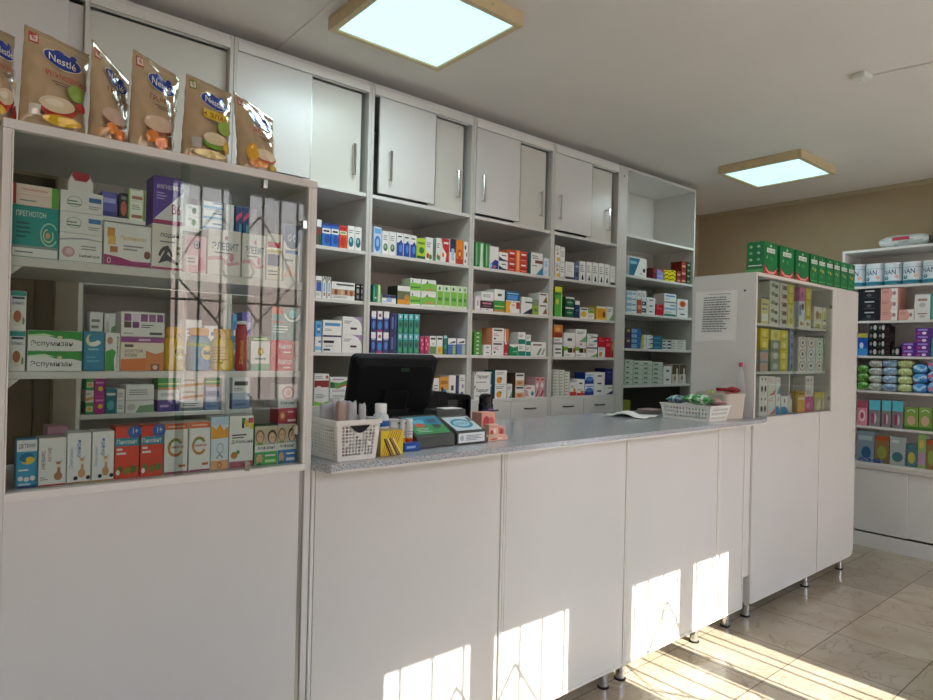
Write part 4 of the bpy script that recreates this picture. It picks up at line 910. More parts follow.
st('pinkc', 'pink circle-marked', '#f0bcc6', [('r', .05, .2, .6, .46, '#f6dfe2'), ('c', .55, .76, .16, .12, '#5a5f78'), ('a', .55, .76, .1, .08, 0, 360, .3, 'W'), ('p', [(.6, .0), (.95, .1), (.9, .4), (.7, .45)], '#e08fa2'), LN(.1, .24, .5, .42, 2)])
st('elev', 'white pink-ribboned', '#efe9e4', [('t', 'ЭЛЕВИТ', .12, .55, .94, .72, '#3f5a78', True), ('c', .55, .82, .05, .05, '#d98ba0'), ('p', [(0, .3), (.4, .34), (.6, .2), (.98, .26), (.95, .32), (.62, .28), (.4, .42), (0, .38)], '#eab3bd'), ('c', .72, .4, .07, .1, '#e58aa0'), LN(.2, .46, .7, .52, 1)])
st('femi', 'cream small-patterned', '#ece3cf', [('r', .05, .7, .9, .82, 'R'), ('r', .05, .3, .8, .55, '#5f6f8a'), ('r', 0, .6, 1, .65, '#e6cf5a'), LN(.1, .08, .8, .22, 2)])
st('cats', 'blue-topped white', 'W', [('p', [(0, 1), (1, 1), (1, .72), (.8, .6), (.5, .56), (.2, .6), (0, .72)], '#5a7290'), ('a', .35, .76, .1, .06, 0, 360, .3, '#c4d3e2'), ('a', .65, .76, .1, .06, 0, 360, .3, '#c4d3e2'), ('r', .1, .48, .85, .54, '#4a7fc0'), ('p', [(0, .06), (.8, .1), (.3, .3)], '#f0c9b5'), LN(.1, .32, .8, .42, 1)])
st('bowl', 'white bowl-pictured', 'W', [('r', 0, .88, 1, 1, '#2f9a8a'), ('r', .1, .8, .9, .86, '#2a4a6a'), ('t', 'Бебинос', .12, .66, .88, .75, '#2a4a6a', True), ('c', .5, .3, .38, .2, '#e3ddcc'), ('c', .45, .36, .25, .15, '#b5693f'), ('c', .85, .25, .08, .1, '#6f9a5a')])
st('espu', 'wide white and green', 'W', [('p', [(0, 1), (1, 1), (1, .5), (.8, .62), (.55, .6), (.3, .78), (0, .72)], '#2f9a3a'), ('p', [(0, .78), (.3, .86), (.5, .72), (.3, .74), (0, .7)], '#cfe9c0'), ('c', .58, .68, .05, .08, '#e9d9a8'), ('t', 'Эспумизан', .05, .16, .82, .5, 'K', True)])
st('moon', 'teal-blue moon', '#1d7fa0', [('c', .4, .78, .3, .16, '#e3d98a'), ('c', .5, .82, .28, .14, '#1d7fa0'), ('c', .5, .68, .22, .06, 'W'), ('c', .68, .72, .14, .06, 'W'), LN(.2, .5, .8, .6, 1, 't'), LN(.15, .2, .8, .4, 2, '#5fb4c8')])
st('espv', 'white green-based upright', 'W', [('p', [(0, 0), (.65, 0), (.6, .3), (.75, .5), (.5, .58), (.0, .5)], '#2f9a3a'), ('c', .3, .8, .2, .1, '#b88a7a'), ('t', 'Эспумизан', .74, .06, .94, .92, 'K', True, True)])
st('prog', 'white purple-squared', 'W', [('r', .06, .62, .22, .93, '#8a4a88'), ('r', .25, .62, .41, .93, '#e6d4e4'), ('r', .44, .62, .6, .93, '#8a4a88'), ('r', .63, .62, .79, .93, '#a56aa0'), ('r', .82, .62, .97, .93, '#8a4a88'), ('r', .06, .35, .22, .6, '#5a4a3a'), ('r', .25, .35, .4, .6, '#8a4a88'), ('l', .45, .35, .75, .52, 2, 'D'), ('r', .65, .08, .95, .18, 'D'), LN(.05, .08, .3, .16, 1)])
st('zolo', 'purple-topped orange and white', '#f0e2cc', [('r', 0, .84, 1, 1, '#96408a'), ('r', .4, .89, .68, .95, '#e7c3dd'), ('p', [(0, 0), (.58, 0), (.58, .38), (.0, .34)], '#dd7a3a'), ('p', [(.58, 0), (1, 0), (1, .58), (.8, .5), (.58, .6)], '#e08a4a'), ('t', 'ЗОЛОТОЙ', .08, .54, .5, .66, 'K', True), ('t', 'УСИК', .08, .41, .38, .51, 'K', True), ('r', .7, 0, .9, .2, '#8a5a48'), ('c', .8, .1, .06, .07, '#f0d9c0'), ('r', .08, .7, .28, .78, 'D')])
st('sunb', 'white green-topped sun', '#eeeee8', [('r', 0, .86, 1, 1, '#5fa56a'), ('r', .1, .9, .85, .95, '#d4e0a0'), ('c', .5, .56, .16, .12, '#e3a92f'), ('c', .5, .56, .09, .07, '#f6e3a0'), ('r', 0, 0, 1, .2, '#8fbf9f'), ('r', .2, .32, .8, .38, '#9ab5a5')], side='#5fa56a')
st('redam', 'low red white-lettered', '#e2524e', [('t', 'Аципол', .26, .38, .74, .8, 'W', True), ('r', .8, 0, 1, 1, '#e9e4de'), ('r', .45, .16, .7, .24, 'W')])
st('tgr', 'teal and coral', '#7fa9a4', [('r', 0, .78, .4, 1, '#e27a6a'), ('a', .74, .8, .3, .24, 180, 360, .22, '#d4f0f2'), ('c', .76, .8, .14, .13, '#7fe0e6'), ('r', 0, .52, .45, .56, '#e27a6a'), ('l', .05, .2, .7, .45, 3, '#d6e6e2')])
st('detr', 'slim turquoise fish-printed', '#2f9cc4', [('r', 0, .76, 1, 1, 'W'), ('t', 'ДЕТРИМ', .1, .82, .92, .92, 'K', True), ('c', .55, .6, .36, .11, '#f0c63a'), ('c', .5, .63, .38, .1, '#1c6f9a'), ('c', .66, .58, .22, .07, '#f0c63a'), ('c', .2, .2, .13, .05, 'W'), ('c', .5, .18, .14, .05, 'W'), ('c', .8, .2, .13, .05, 'W'), ('r', 0, 0, 1, .05, '#1d3f7a'), LN(.1, .34, .6, .42, 1, 'W'), ('r', .1, .06, .7, .1, 'l')], side='#2a86ad')
GIR = lambda cx, sc, b: [('c', cx, .16*sc+.03, .16, .07*sc+.02, b), ('p', [(cx-.06, .15), (cx-.03, .4), (cx+.07, .4), (cx+.1, .15)], b), ('c', cx+.01, .43, .12, .055, '#f0e0c4'), ('c', cx, .47, .09, .03, b), ('p', [(cx-.1, .48), (cx-.12, .54), (cx-.08, .5)], '#5a3a2a'), ('p', [(cx+.1, .48), (cx+.13, .54), (cx+.07, .5)], '#5a3a2a')]
st('nevis', 'white giraffe-printed, dark-lettered', '#ece9e4', [('t', 'НЕВИС', .1, .36, .24, .74, '#5a2a34', True, True), ('t', 'АКТИВ', .33, .5, .46, .8, '#8a4a3a', True, True)]+GIR(.72, 1, '#b5764f')+[('r', 0, 0, 1, .03, 'R'), LN(.06, .12, .35, .2, 2)], side='#c9c6c0')
st('omeg', 'white giraffe-printed, blue-lettered', '#eeebe6', [('t', 'Омегамис', .08, .3, .24, .72, '#4a86c4', False, True), ('t', 'бейби', .38, .52, .56, .86, '#2f6fc0', True, True)]+GIR(.62, 1, '#d99f6a')+[('c', .36, .1, .1, .04, 'K'), ('c', .9, .1, .1, .04, 'K'), ('r', 0, 0, 1, .025, '#c98a3a')])
st('piko', 'red teal-banded', '#e2432c', [('r', 0, .62, 1, .78, '#1f8fa5'), ('t', 'Пиковит', .06, .66, .92, .75, 'W', True), ('c', .8, .89, .3, .12, '#1a5fb5'), ('t', '1+', .72, .85, .94, .96, 'W', True), ('r', .06, .54, .3, .58, 'W'), ('r', .06, .46, .45, .5, 'W'), ('c', .2, .18, .12, .07, '#5f7a2f'), ('c', .5, .14, .14, .07, '#8a7a2a'), ('c', .78, .17, .14, .08, '#5f7a2f'), ('c', .12, .12, .08, .05, 'W')], side='#b8321f')
st('bifi', 'white orange-topped arc-printed', '#efece6', [('r', 0, .88, 1, 1, '#ea6a35'), ('r', .12, .92, .85, .95, '#f8c4a8'), ('a', .48, .52, .36, .19, 30, 330, .3, '#d98a3a'), ('a', .46, .54, .3, .15, 20, 180, .3, '#7fa04a'), ('t', 'Бифилар', .22, .49, .84, .56, '#d06a4a', True), ('r', .62, .12, .92, .17, '#c9682f'), ('r', 0, 0, 1, .04, '#a8506a')])
st('baby', 'pale blue and orange baby-sketch', '#dfe8ee', [('p', [(0, .58), (1, .6), (1, .82), (.7, .74), (.5, .88), (.3, .76), (0, .84)], '#f0a82f'), ('r', 0, .85, 1, 1, '#b9d6e8'), ('a', .52, .4, .2, .1, 0, 360, .14, '#5f6a74'), ('p', [(.3, .22), (.5, .3), (.72, .22), (.7, .2), (.5, .27), (.32, .2)], '#6a747c'), ('r', 0, 0, 1, .17, '#efb07a'), ('a', .5, .08, .14, .06, 0, 360, .3, '#7a5a3a')])
st('dkal', 'white colourful-cornered', '#f0eee8', [('r', .5, .84, .66, .96, '#2f8a3a'), ('r', .62, .78, .8, .92, '#e0b52f'), ('r', .78, .86, .98, .96, '#c93a5a'), ('r', .84, .74, 1, .86, '#e3d04a'), ('r', .5, .76, .6, .86, 'K'), ('r', .1, .62, .7, .645, 'K'), ('r', .1, .57, .6, .59, 'D'), ('t', 'Д-Кальций', .08, .46, .96, .54, 'K', True), ('c', .2, .24, .14, .07, '#c98a3a'), ('c', .36, .3, .07, .04, '#2f9a5a'), ('r', 0, 0, 1, .12, '#b55a6a')])
def faces(a, b, base):
    return [('r', 0, .5, 1, 1, '#cfc0a4'), ('c', .22, .74, .2, .17, '#8a6a48'), ('c', .22, .72, .15, .14, '#e6b892'), ('c', .76, .72, .21, .18, a), ('c', .76, .69, .15, .14, '#eac0a0'), ('p', [(.05, .5), (.4, .5), (.3, .58), (.12, .58)], '#7fae5a'), ('p', [(.6, .5), (.95, .5), (.85, .56), (.65, .56)], '#8fb0d0'),
            ('c', .17, .74, .02, .015, 'K'), ('c', .27, .74, .02, .015, 'K'), ('c', .71, .7, .02, .015, 'K'), ('c', .81, .7, .02, .015, 'K'),
            ('r', 0, .34, 1, .52, 'W'), ('t', 'Алфавит', .1, .38, .9, .49, '#23304f', True), ('r', 0, 0, 1, .34, b), ('c', .2, .16, .14, .13, '#d9a884'), ('p', [(.06, .0), (.34, .0), (.2, .1)], '#3f6a3a'), ('r', .45, .22, .9, .26, 'W'), ('r', .45, .06, .9, .13, base)]
st('alfg', 'children-pictured green-based', 'W', faces('#5a4030', '#49b05a', '#c9e9a8'), side='#2f8a45')
st('alfb', 'children-pictured blue-based', 'W', faces('#3a2a24', '#2a78c0', 'W'), side='#1f5f9f')
st('alfr', 'deep red labelled', '#b3203a', [('c', .22, .5, .16, .3, '#d9764a'), ('c', .22, .5, .08, .15, '#f0c9a0'), ('r', .5, .7, .8, .8, '#f0c0c8'), ('r', .5, .12, .95, .26, '#f3d9dc')])
st('alfw', 'white ring-printed', 'W', [('a', .5, .64, .34, .3, 0, 360, .3, '#dd9a94'), ('c', .5, .64, .16, .15, '#e8c0ae'), ('t', 'Алфавит', .08, .1, .92, .28, '#23304f', True)])
PS = 1.7385
SW = 'vitamin and medicine cartons in the tall showcase'
def show(z, items, where, **k): shelf_row(1, PS, z, items, where, SW, clamp=(.134, .8195), **k)
T1, T2, T3 = 'top shelf of tall showcase', 'middle shelf of tall showcase', 'bottom of tall showcase'
show(1.639, [(7.9, 59.7, 185.5, [('pregn', .71), ('pinkgr', .29)], .09), (60.3, 103.7, 192.5, [('swirl', .4), ('whbl', .3), ('whbl', .3)], .09), (104, 151.8, 224.5, 'orpur', .06), (153.2, 184.3, 177.5, [('lodiy', .49), ('magn', .51)], .07),
             (184.8, 206.8, 236, 'pinkc', .07), (208, 241.5, 230, 'elev', .08), (242.3, 266, 234.5, 'elev', .08), (267, 283, 234, 'femi', .07), (284, 301, 224.5, 'cats', .07)], T1)
show(1.383, [(6.4, 27, 291, ('bowl', 2), .06), (27.6, 82.7, 331, ('espu', 2), .06), (83.6, 105, 331.5, 'moon', .06), (105.4, 120.5, 333, 'espv', .05), (121.2, 165, 312.5, [('zolo', .58), ('prog', .42)], .07),
             (250.8, 270.5, 336.5, 'sunb', .06), (271.8, 302.5, 307.5, [('redam', .24), ('redam', .24), ('tgr', .52)], .07)], T2)
show(1.1195, [(16.4, 37.9, 440, 'detr', .05), (38.6, 67, 438, 'nevis', .06), (67.4, 91.7, 433, 'omeg', .06), (92.4, 114.8, 431.5, 'omeg', .06), (115.2, 140, 426.3, 'piko', .06), (140.7, 164, 425, 'piko', .06),
              (164.6, 188.4, 423.4, 'bifi', .06), (189.2, 210.8, 421.8, 'bifi', .06), (211.3, 229.2, 417, 'baby', .05), (229.6, 254, 416, 'dkal', .06), (254.8, 278, 426, 'alfg', .06), (278.6, 302.2, 384.5, [('alfb', .50), ('alfr', .20), ('alfw', .30)], .06)], T3)
# white pack with a red end, lying on the second stack of the top shelf
p0 = on(1, 1.80, 66, 191); p1 = on(1, 1.80, 92, 175)
topz = on(1, PS, 82, 192.5).z
b = MB(); w = p1.x-p0.x; h = .052
sec = [(-w/2, 0), (w/2, 0), (w/2*.96, h*.55), (w/2*.6, h), (-w/2*.6, h), (-w/2*.96, h*.55)]
b.prism(sec, -.02, .02, 'W', axis=1)
b.prism([(-w/2*.72, h*.82), (w/2*.72, h*.82), (w/2*.58, h+.001), (-w/2*.58, h+.001)], -.0205, .0205, '#b3243a', axis=1)
b.prism([(-w*.22, h*.62), (w*.22, h*.62), (w*.36, h*.83), (-w*.36, h*.83)], -.0207, .0207, '#b3243a', axis=1)
o = b.obj('medicine_pack', 'card', loc=((p0.x+p1.x)/2, 1.795, topz+.0012)); tag(o, 'white round-shouldered pack with a red top, on the second stack of the tall showcase', 'medicine pack')
# flat pinkish box behind the front row at the bottom
a = on(1, 1.95, 47, 440); c = on(1, 1.95, 68, 426)
carton('medicine_box', a.x, c.x, 1.12, c.z, 1.95, .08, 'pnk', 'pinkish striped carton standing behind the giraffe cartons in the tall showcase', 'medicine box', SW)

def vitamin_jar(pxl, pxr, pyt, z, c, body, lid, label_fn, label, lidh=.22, name='vitamin_jar'):
    a = on(1, c, pxl, pyt+15).x; b_ = on(1, c, pxr, pyt+15).x; top = on(1, c, (pxl+pxr)/2, pyt).z
    r = (b_-a)/2; h = top-z; cx = (a+b_)/2; cy = c+r+.002
    root = empty(name, (cx, cy, z+.0004))
    m = MB(); hb = h*(1-lidh)
    m.lathe([(r*.9, 0), (r, .004), (r, hb*.86), (r*.93, hb*.94), (r*.74, hb), (r*.74, hb+.004)], seg=32, col=body)
    def S(u, v, l):
        q = -PI+u*PI   # front half
        return ((r+.0003+l)*math.cos(q), (r+.0003+l)*math.sin(q), hb*.06+v*hb*.78)
    paint(m, label_fn, S, nu=14); m.obj('jar', 'print_plastic', root)
    m = MB(); prof = [(r*.76, hb+.0045), (r*.80, hb+.005), (r*.80, h-.003), (r*.76, h), (0, h)]
    m.lathe(prof, seg=32, col=lid)
    for k in range(32):
        q = 2*PI*(k+.5)/32; m.box(-.0007, -.0007, hb+.006, .0007, .0007, h-.004, lid)
        m.v[-8:] = [(v[0]+r*.803*math.cos(q), v[1]+r*.803*math.sin(q), v[2]) for v in m.v[-8:]]
    m.obj('lid', 'print_plastic', root)
    tag(root, label, 'vitamin jar', 'vitamin jars in the tall showcase'); return root
vitamin_jar(166, 187.5, 327, 1.383, PS, '#e8b81f', '#e9b21f', [('r', 0, 0, 1, 1, '#e9bd22'), ('p', [(0, 0), (1, 0), (1, .5), (.6, .3), (.3, .2), (0, .3)], '#e2693a'), ('c', .62, .62, .2, .28, '#f4e48a'), ('t', 'Киндер', .46, .58, .78, .7, 'K', True)], 'yellow jar with orange base and yellow lid, leftmost of three jars')
vitamin_jar(190.7, 214.3, 328, 1.383, PS, '#6aa8c8', '#ecb63a', [('r', 0, 0, 1, 1, '#5d9fc8'), ('r', 0, .85, 1, 1, '#8fc07a'), ('p', [(.4, 0), (1, 0), (1, .3), (.7, .16)], '#3a78b5'), ('c', .66, .62, .17, .28, '#f2d96a'), ('t', 'Вита', .55, .56, .77, .7, 'K', True)], 'light blue jar with yellow lid, middle of three jars')
vitamin_jar(215.4, 236.8, 329, 1.383, PS, '#ecc424', '#e9b21f', [('r', 0, 0, 1, 1, '#edc628'), ('l', .1, .2, .6, .9, 6, '#c99a1a'), ('p', [(.7, 0), (1, 0), (1, .5)], '#e2693a')], 'plain yellow jar with yellow lid, rightmost of three jars')
vitamin_jar(238.2, 249.3, 321, 1.383, PS, '#b5251f', 'W', [('r', 0, 0, 1, 1, '#b8281e'), ('p', [(0, 0), (1, 0), (1, .3), (.5, .15), (0, .2)], '#e2762a'), ('t', 'Береш', .3, .12, .55, .78, '#f0b02f', True, True)], 'slim red effervescent tablet tube with a white cap beside the jars', lidh=.1, name='tablet_tube')['category'] = 'tablet tube'

# ================================================================== CEREAL POUCHES ON THE SHOWCASE
def pouch(bl, br, tl, tr, ys, prims, label, seed, crease=None):
    rr = random.Random(seed)
    B0 = on(1, ys[0], *bl); B1 = on(1, ys[1], *br); T0 = on(1, ys[2], *tl); T1_ = on(1, ys[3], *tr)
    B0.z = B1.z = 1.9312
    org = (B0+B1)/2
    ph = [rr.random()*6 for _ in range(8)]
    th = .028
    def wr(u, v):
        s = math.sin(u*9+ph[0]+v*5)*math.sin(v*8+ph[1])*.0022+math.sin(u*23+v*17+ph[2])*.0009+math.sin(-u*15+v*31+ph[3])*.0008
        e = min(u, 1-u)*6; s += math.sin(v*40+ph[4])*.0012*max(0, 1-e)
        return s
    def S(u, v, l, side=-1):
        p = B0.lerp(B1, u).lerp(T0.lerp(T1_, u), v)
        n = (B1-B0).cross(T0-B0).normalized()
        if n.y > 0: n = -n
        bul = (max(0, 1-(2*u-1)**4))*(.55*(1-v)**.7*min(1, .35+v*6) + .62*math.sin(PI*min(1, v*1.05))**1)*th*(1 if v < .93 else 0)
        bul += .35*th*max(0, 1-v*4)
        f = wr(u, v)
        if crease: f += -crease[4]*math.exp(-(((u-crease[0])*math.cos(crease[2])+(v-crease[1])*math.sin(crease[2]))/crease[3])**2)
        off = (n*(bul+f*(1 if .02 < v < .95 else .3)+.0006+l*2.2)) if side < 0 else (-n*(bul*.8-f+.0002))
        q = p+off; q.z = max(q.z, 1.9312+(.0002 if side < 0 else 0))
        return q-org
    mb = MB(); NU, NV = 34, 46
    for side in (-1, 1):
        vs = [S(i/NU, j/NV, 0, side) for j in range(NV+1) for i in range(NU+1)]
        base = len(mb.v); mb.v += [tuple(v) for v in vs]
        for j in range(NV):
            for i in range(NU):
                f = (j*(NU+1)+i, j*(NU+1)+i+1, (j+1)*(NU+1)+i+1, (j+1)*(NU+1)+i)
                u, v = (i+.5)/NU, (j+.5)/NV
                c = '#b8a07c' if v < .955 else '#a8926f'
                mb.f.append(tuple(k+base for k in (f if side < 0 else f[::-1]))); mb.c.append(c); mb.sm.append(True)
    # rim joining both skins
    m2 = (NU+1)*(NV+1); rim = [i for i in range(NU+1)]+[(j+1)*(NU+1)-1 for j in range(1, NV+1)]+[NV*(NU+1)+i for i in range(NU-1, -1, -1)]+[j*(NU+1) for j in range(NV-1, 0, -1)]
    for k in range(len(rim)):
        a, b_ = rim[k], rim[(k+1) % len(rim)]
        mb.f.append((a, a+m2, b_+m2, b_)); mb.c.append('#c9b896'); mb.sm.append(False)
    # printed areas are cut into small patches so they follow the film
    lift = [.0004]
    def patch_c(cx, cy, rx, ry, col, rot=0):
        n, mrg = 22, 4
        for k in range(mrg):
            r0, r1 = k/mrg, (k+1)/mrg
            for i in range(n):
                q0, q1 = 2*PI*i/n, 2*PI*(i+1)/n
                def P(r, q):
                    x, y = rx*r*math.cos(q), ry*r*math.sin(q)
                    return S(cx+x*math.cos(rot)-y*math.sin(rot), cy+x*math.sin(rot)+y*math.cos(rot), lift[0])
                if k == 0: mb.add([P(0, 0), P(r1, q0), P(r1, q1)], [(0, 1, 2)], col, True)
                else: mb.add([P(r0, q0), P(r1, q0), P(r1, q1), P(r0, q1)], [(0, 1, 2, 3)], col, True)
    def patch_r(x0, y0, x1, y1, col):
        nx, ny = max(1, int((x1-x0)*26)), max(1, int((y1-y0)*26))
        for i in range(nx):
            for j in range(ny):
                a, b_ = x0+(x1-x0)*i/nx, x0+(x1-x0)*(i+1)/nx; c, d = y0+(y1-y0)*j/ny, y0+(y1-y0)*(j+1)/ny
                mb.add([S(a, c, lift[0]), S(b_, c, lift[0]), S(b_, d, lift[0]), S(a, d, lift[0])], [(0, 1, 2, 3)], col, True)
    for p in prims:
        if p[0] == 'c': patch_c(*p[1:])
        elif p[0] == 'r': patch_r(*p[1:])
        elif p[0] == 't':
            vs, fs = text_geo(p[1], True); x0, y0, x1, y1 = p[2:6]; sl = p[7] if len(p) > 7 else 0
            mb.add([S(x0+(x1-x0)*a, y0+(y1-y0)*b_+sl*a, lift[0]) for a, b_ in vs], fs, p[6], True)
        lift[0] += .00035
    o = mb.obj('cereal_pouch', 'film', loc=org)
    tag(o, label, 'cereal pouch', 'baby cereal pouches standing on the tall showcase')
def nest(title, tcol, extra, age='#b5382c', band=None):
    P = [('r', .06, .84, .2, .955, age), ('r', .075, .855, .185, .94, '#e9dcc8'), ('t', '6', .105, .87, .155, .93, age)]
    P += [('c', .56, .74, .31, .105, '#e8dcc4', -.06), ('c', .56, .74, .29, .095, '#1f3f9c', -.06), ('c', .5, .80, .1, .05, '#1f3f9c'), ('c', .72, .82, .05, .035, '#1f3f9c'), ('t', 'Nestlé', .34, .70, .76, .785, 'W', -.03)]
    if band: P.append(('r', .3, .49, .98, .60, band))
    P += [('t', title, .3, .515, .96, .575, tcol, -.02), ('r', .4, .46, .8, .472, '#7a6a58'), ('r', .45, .435, .75, .447, '#7a6a58')]
    return P+extra
bowlr = [('c', .52, .2, .28, .12, '#b5382c'), ('c', .5, .23, .27, .085, '#dccaa8'), ('c', .46, .245, .14, .035, '#eadfc6')]
pouch((-18, 113), (12, 117), (-20, 20), (15, 37), (1.75, 1.77, 1.77, 1.81), nest('МУЛЬТИЗЛАКОВАЯ', '#b5382c', bowlr+[('c', .8, .35, .12, .07, '#e0a92f'), ('c', .85, .1, .12, .07, '#b5382c'), ('c', .3, .08, .2, .04, '#d9b12f')]), 'foil cereal pouch cut by the left edge, left of the large multigrain pouch', 1)
pouch((18, 118.5), (84, 133.3), (24.6, 24), (89.5, 55.3), (1.735, 1.745, 1.755, 1.83), nest('МУЛЬТИЗЛАКОВАЯ', '#b5382c', bowlr+[('c', .78, .4, .14, .09, '#8fae4a'), ('c', .86, .26, .1, .05, '#b5382c'), ('c', .6, .07, .3, .05, '#d9b12f'), ('r', .1, .08, .26, .18, '#cfc8bd')]), 'widest foil cereal pouch with a red bowl, second from the left edge', 2)
pouch((88.6, 132.8), (126.5, 139.7), (92, 39), (130, 82), (1.735, 1.75, 1.755, 1.86), nest('ГРЕЧНЕВАЯ', '#7a3a24', [('c', .55, .24, .34, .1, '#8a4a34'), ('c', .52, .26, .33, .085, '#cdb09a'), ('c', .45, .12, .16, .06, '#e08a3a'), ('c', .7, .07, .17, .06, '#d97a2f'), ('c', .2, .06, .15, .04, '#c9a070')]), 'narrow foil cereal pouch with a deep silver crease, twisted sideways', 3, crease=(.72, .6, .35, .10, .010))
pouch((128, 141.4), (172, 150), (133, 49), (180, 78), (1.735, 1.75, 1.755, 1.84), nest('ГРЕЧНЕВАЯ', '#7a3a24', [('c', .55, .24, .32, .1, '#8a4a34'), ('c', .52, .26, .31, .085, '#d3b79c'), ('c', .4, .12, .14, .06, '#e08a3a'), ('c', .62, .07, .15, .06, '#d97a2f'), ('c', .85, .1, .12, .07, '#7a4a30')]), 'foil cereal pouch with orange fruit, between the creased and the green pouches', 4, crease=(.85, .35, .4, .07, .006))
pouch((180.7, 151.2), (226.5, 161), (186.4, 73.5), (231.6, 94), (1.735, 1.75, 1.755, 1.82), nest('4 ЗЛАКА', '#8a2a1c', [('c', .78, .42, .17, .09, '#9ab84a'), ('c', .6, .22, .28, .1, '#6f9a2f'), ('c', .58, .25, .26, .075, '#dccfa8'), ('c', .85, .18, .1, .08, '#e0b53a'), ('c', .5, .06, .34, .04, '#d9c27a'), ('r', .1, .1, .28, .22, '#b9b3aa')], age='#7f9a3a', band='#e3c12a'), 'foil cereal pouch with a yellow title band and green bowl', 5)
pouch((238, 164.4), (274.4, 171), (233.6, 91.5), (273.3, 119.4), (1.735, 1.75, 1.755, 1.84), nest('ЯБЛОКО', '#b5382c', [('c', .6, .2, .3, .1, '#c96a4a'), ('c', .58, .22, .29, .08, '#e2cfae'), ('c', .25, .2, .14, .12, '#e0a92f'), ('c', .4, .07, .25, .04, '#d98a2f'), ('c', .8, .06, .12, .04, '#c9a02f')]), 'rightmost foil cereal pouch, bent at its upper corner', 6, crease=(.9, .9, .7, .1, .006))

# ================================================================== SMALL SHOWCASE CONTENTS
st('yw', 'yellow-white', '#d9cf8a', [('r', .1, .1, .9, .4, 'W'), LN(.1, .5, .9, .9, 2)])
st('wgk', 'white green-and-black', '#d9d9cc', [('c', .35, .55, .2, .25, '#6f8f5a'), ('c', .7, .4, .18, .22, '#3b3f3a')])
st('wdr', 'white dark-red', '#dcd4c8', [('r', .3, .2, .9, .7, '#5a2f34'), ('c', .3, .6, .15, .2, '#a5a58a')])
st('yel', 'yellow', '#dccb2a', [('c', .5, .5, .25, .3, '#efe68a'), ('r', .1, .1, .9, .2, '#a9a02a')])
st('ylp', 'pale yellow', '#e3dc8a', [('c', .5, .5, .25, .3, '#c9b83a')])
st('pkb', 'pink', '#c9629a', [('c', .5, .5, .2, .2, '#8a3a6a')])
st('blw', 'blue-white monkey-brown', '#dfe2e8', [('r', 0, .2, .4, .8, '#7f96c8'), ('c', .6, .7, .22, .2, '#6a4a3a')])
st('wbr', 'white brown-flowered', '#e6e2d4', [('c', .4, .45, .22, .28, '#a5653f'), ('c', .75, .4, .16, .22, '#a8ae4a')])
st('wyg', 'white yellow-green', '#e6e6cf', [('c', .5, .5, .3, .3, '#b5b83a'), ('r', .1, .08, .9, .2, '#4a5a2a')])
st('grp', 'grey-pink', '#b8aaa0', [('c', .5, .45, .3, .25, '#d98f78'), ('r', 0, .8, 1, 1, '#7a9aa0')])
st('ggr', 'grey-green', '#8f9a88', [('c', .5, .5, .28, .3, '#c9cfc4')])
st('lbl', 'lilac-blue', '#8ea4cf', [('r', .2, .6, .8, .8, '#5f74a8'), ('c', .6, .25, .25, .15, '#2f4a3a')])
st('flw', 'white ring-flowered', '#e2ddd2', [('c', .5, .5, .44, .44, '#a89482'), ('c', .5, .5, .32, .32, '#efece4'), ('c', .5, .5, .16, .17, '#5a4a44')])
st('flb', 'white blue-ring', '#d8dcda', [('c', .5, .5, .44, .44, '#8fa9b5'), ('c', .5, .5, .32, .32, '#efece4'), ('c', .5, .5, .16, .17, '#3f4a54')])
st('flg', 'white green-ring', '#d8ddd0', [('c', .5, .5, .44, .44, '#7fb58a'), ('c', .5, .5, .32, .32, '#efece4'), ('c', .5, .5, .16, .17, '#5f5a3a')])
st('gbr', 'green and brown', '#8a9a6a', [('c', .5, .4, .3, .2, '#8a4a34')])
st('fig', 'white black-silhouetted', '#e6e3da', [('c', .3, .35, .13, .16, 'K'), ('c', .72, .35, .13, .16, 'K'), ('r', .22, .78, .36, .9, 'D'), ('r', .64, .78, .78, .9, 'D')])
st('wrw', 'white red-waved', '#e6e2dc', [('p', [(.1, 0), (.9, .05), (1, .35), (.6, .15)], '#d9523f'), LN(.1, .7, .8, .9, 2, 'p')])
st('wtl', 'white teal-sided', '#e6e8e4', [('p', [(.2, 0), (1, 0), (1, .5), (.6, .35)], '#4f9ab0'), LN(.1, .7, .8, .9, 1, 'p')])
st('wbu', 'white blue-based', '#e8e8e2', [('p', [(0, 0), (1, 0), (1, .2), (.6, .42), (0, .4)], '#2f86b8'), ('c', .5, .75, .1, .12, '#8a3a3a')])
st('wpu', 'white violet', '#dcd4d8', [('r', .6, .7, 1, .95, '#7a4a86'), ('r', .1, .1, .9, .5, '#e9e2dc')])
st('oye', 'orange-yellow', '#dca829', [('r', 0, .6, 1, .72, 'C'), ('r', .1, .85, .9, .92, 'b')])
st('wtall', 'tall white sketch', '#dcdad4', [('c', .3, .8, .1, .06, 'b'), ('c', .7, .8, .1, .06, '#8a8f9a'), LN(.1, .1, .8, .3, 3)])
st('mga', 'magenta', '#c52a8a', [('c', .4, .4, .25, .2, '#e08ac0')])
st('ygb', 'olive and beige', '#b5ae7a', [('r', 0, .7, 1, 1, '#d0c23a'), ('p', [(.3, .05), (.9, .1), (.8, .6), (.5, .5)], '#e3d9b8')])
PD = 1.739
SD = 'baby goods boxes in the small showcase'
def sm(z, items, where, cl): shelf_row(1, PD, z, items, where, SD, clamp=cl, name='baby_goods_box', cat='baby goods box', noun='box', d=.12)
LC, RC = (3.513, 4.060), (4.078, 4.542)
sm(1.652, [(761.4, 769, 299, [('yw', 1)]), (770, 779.4, 281.5, ('wgk', 5)), (780.3, 788, 283.5, ('wdr', 5)), (788.4, 796.2, 285, [('ylp', 1), ('ylp', 1), ('yel', 1), ('yel', 1)])], 'top left of small showcase', LC)
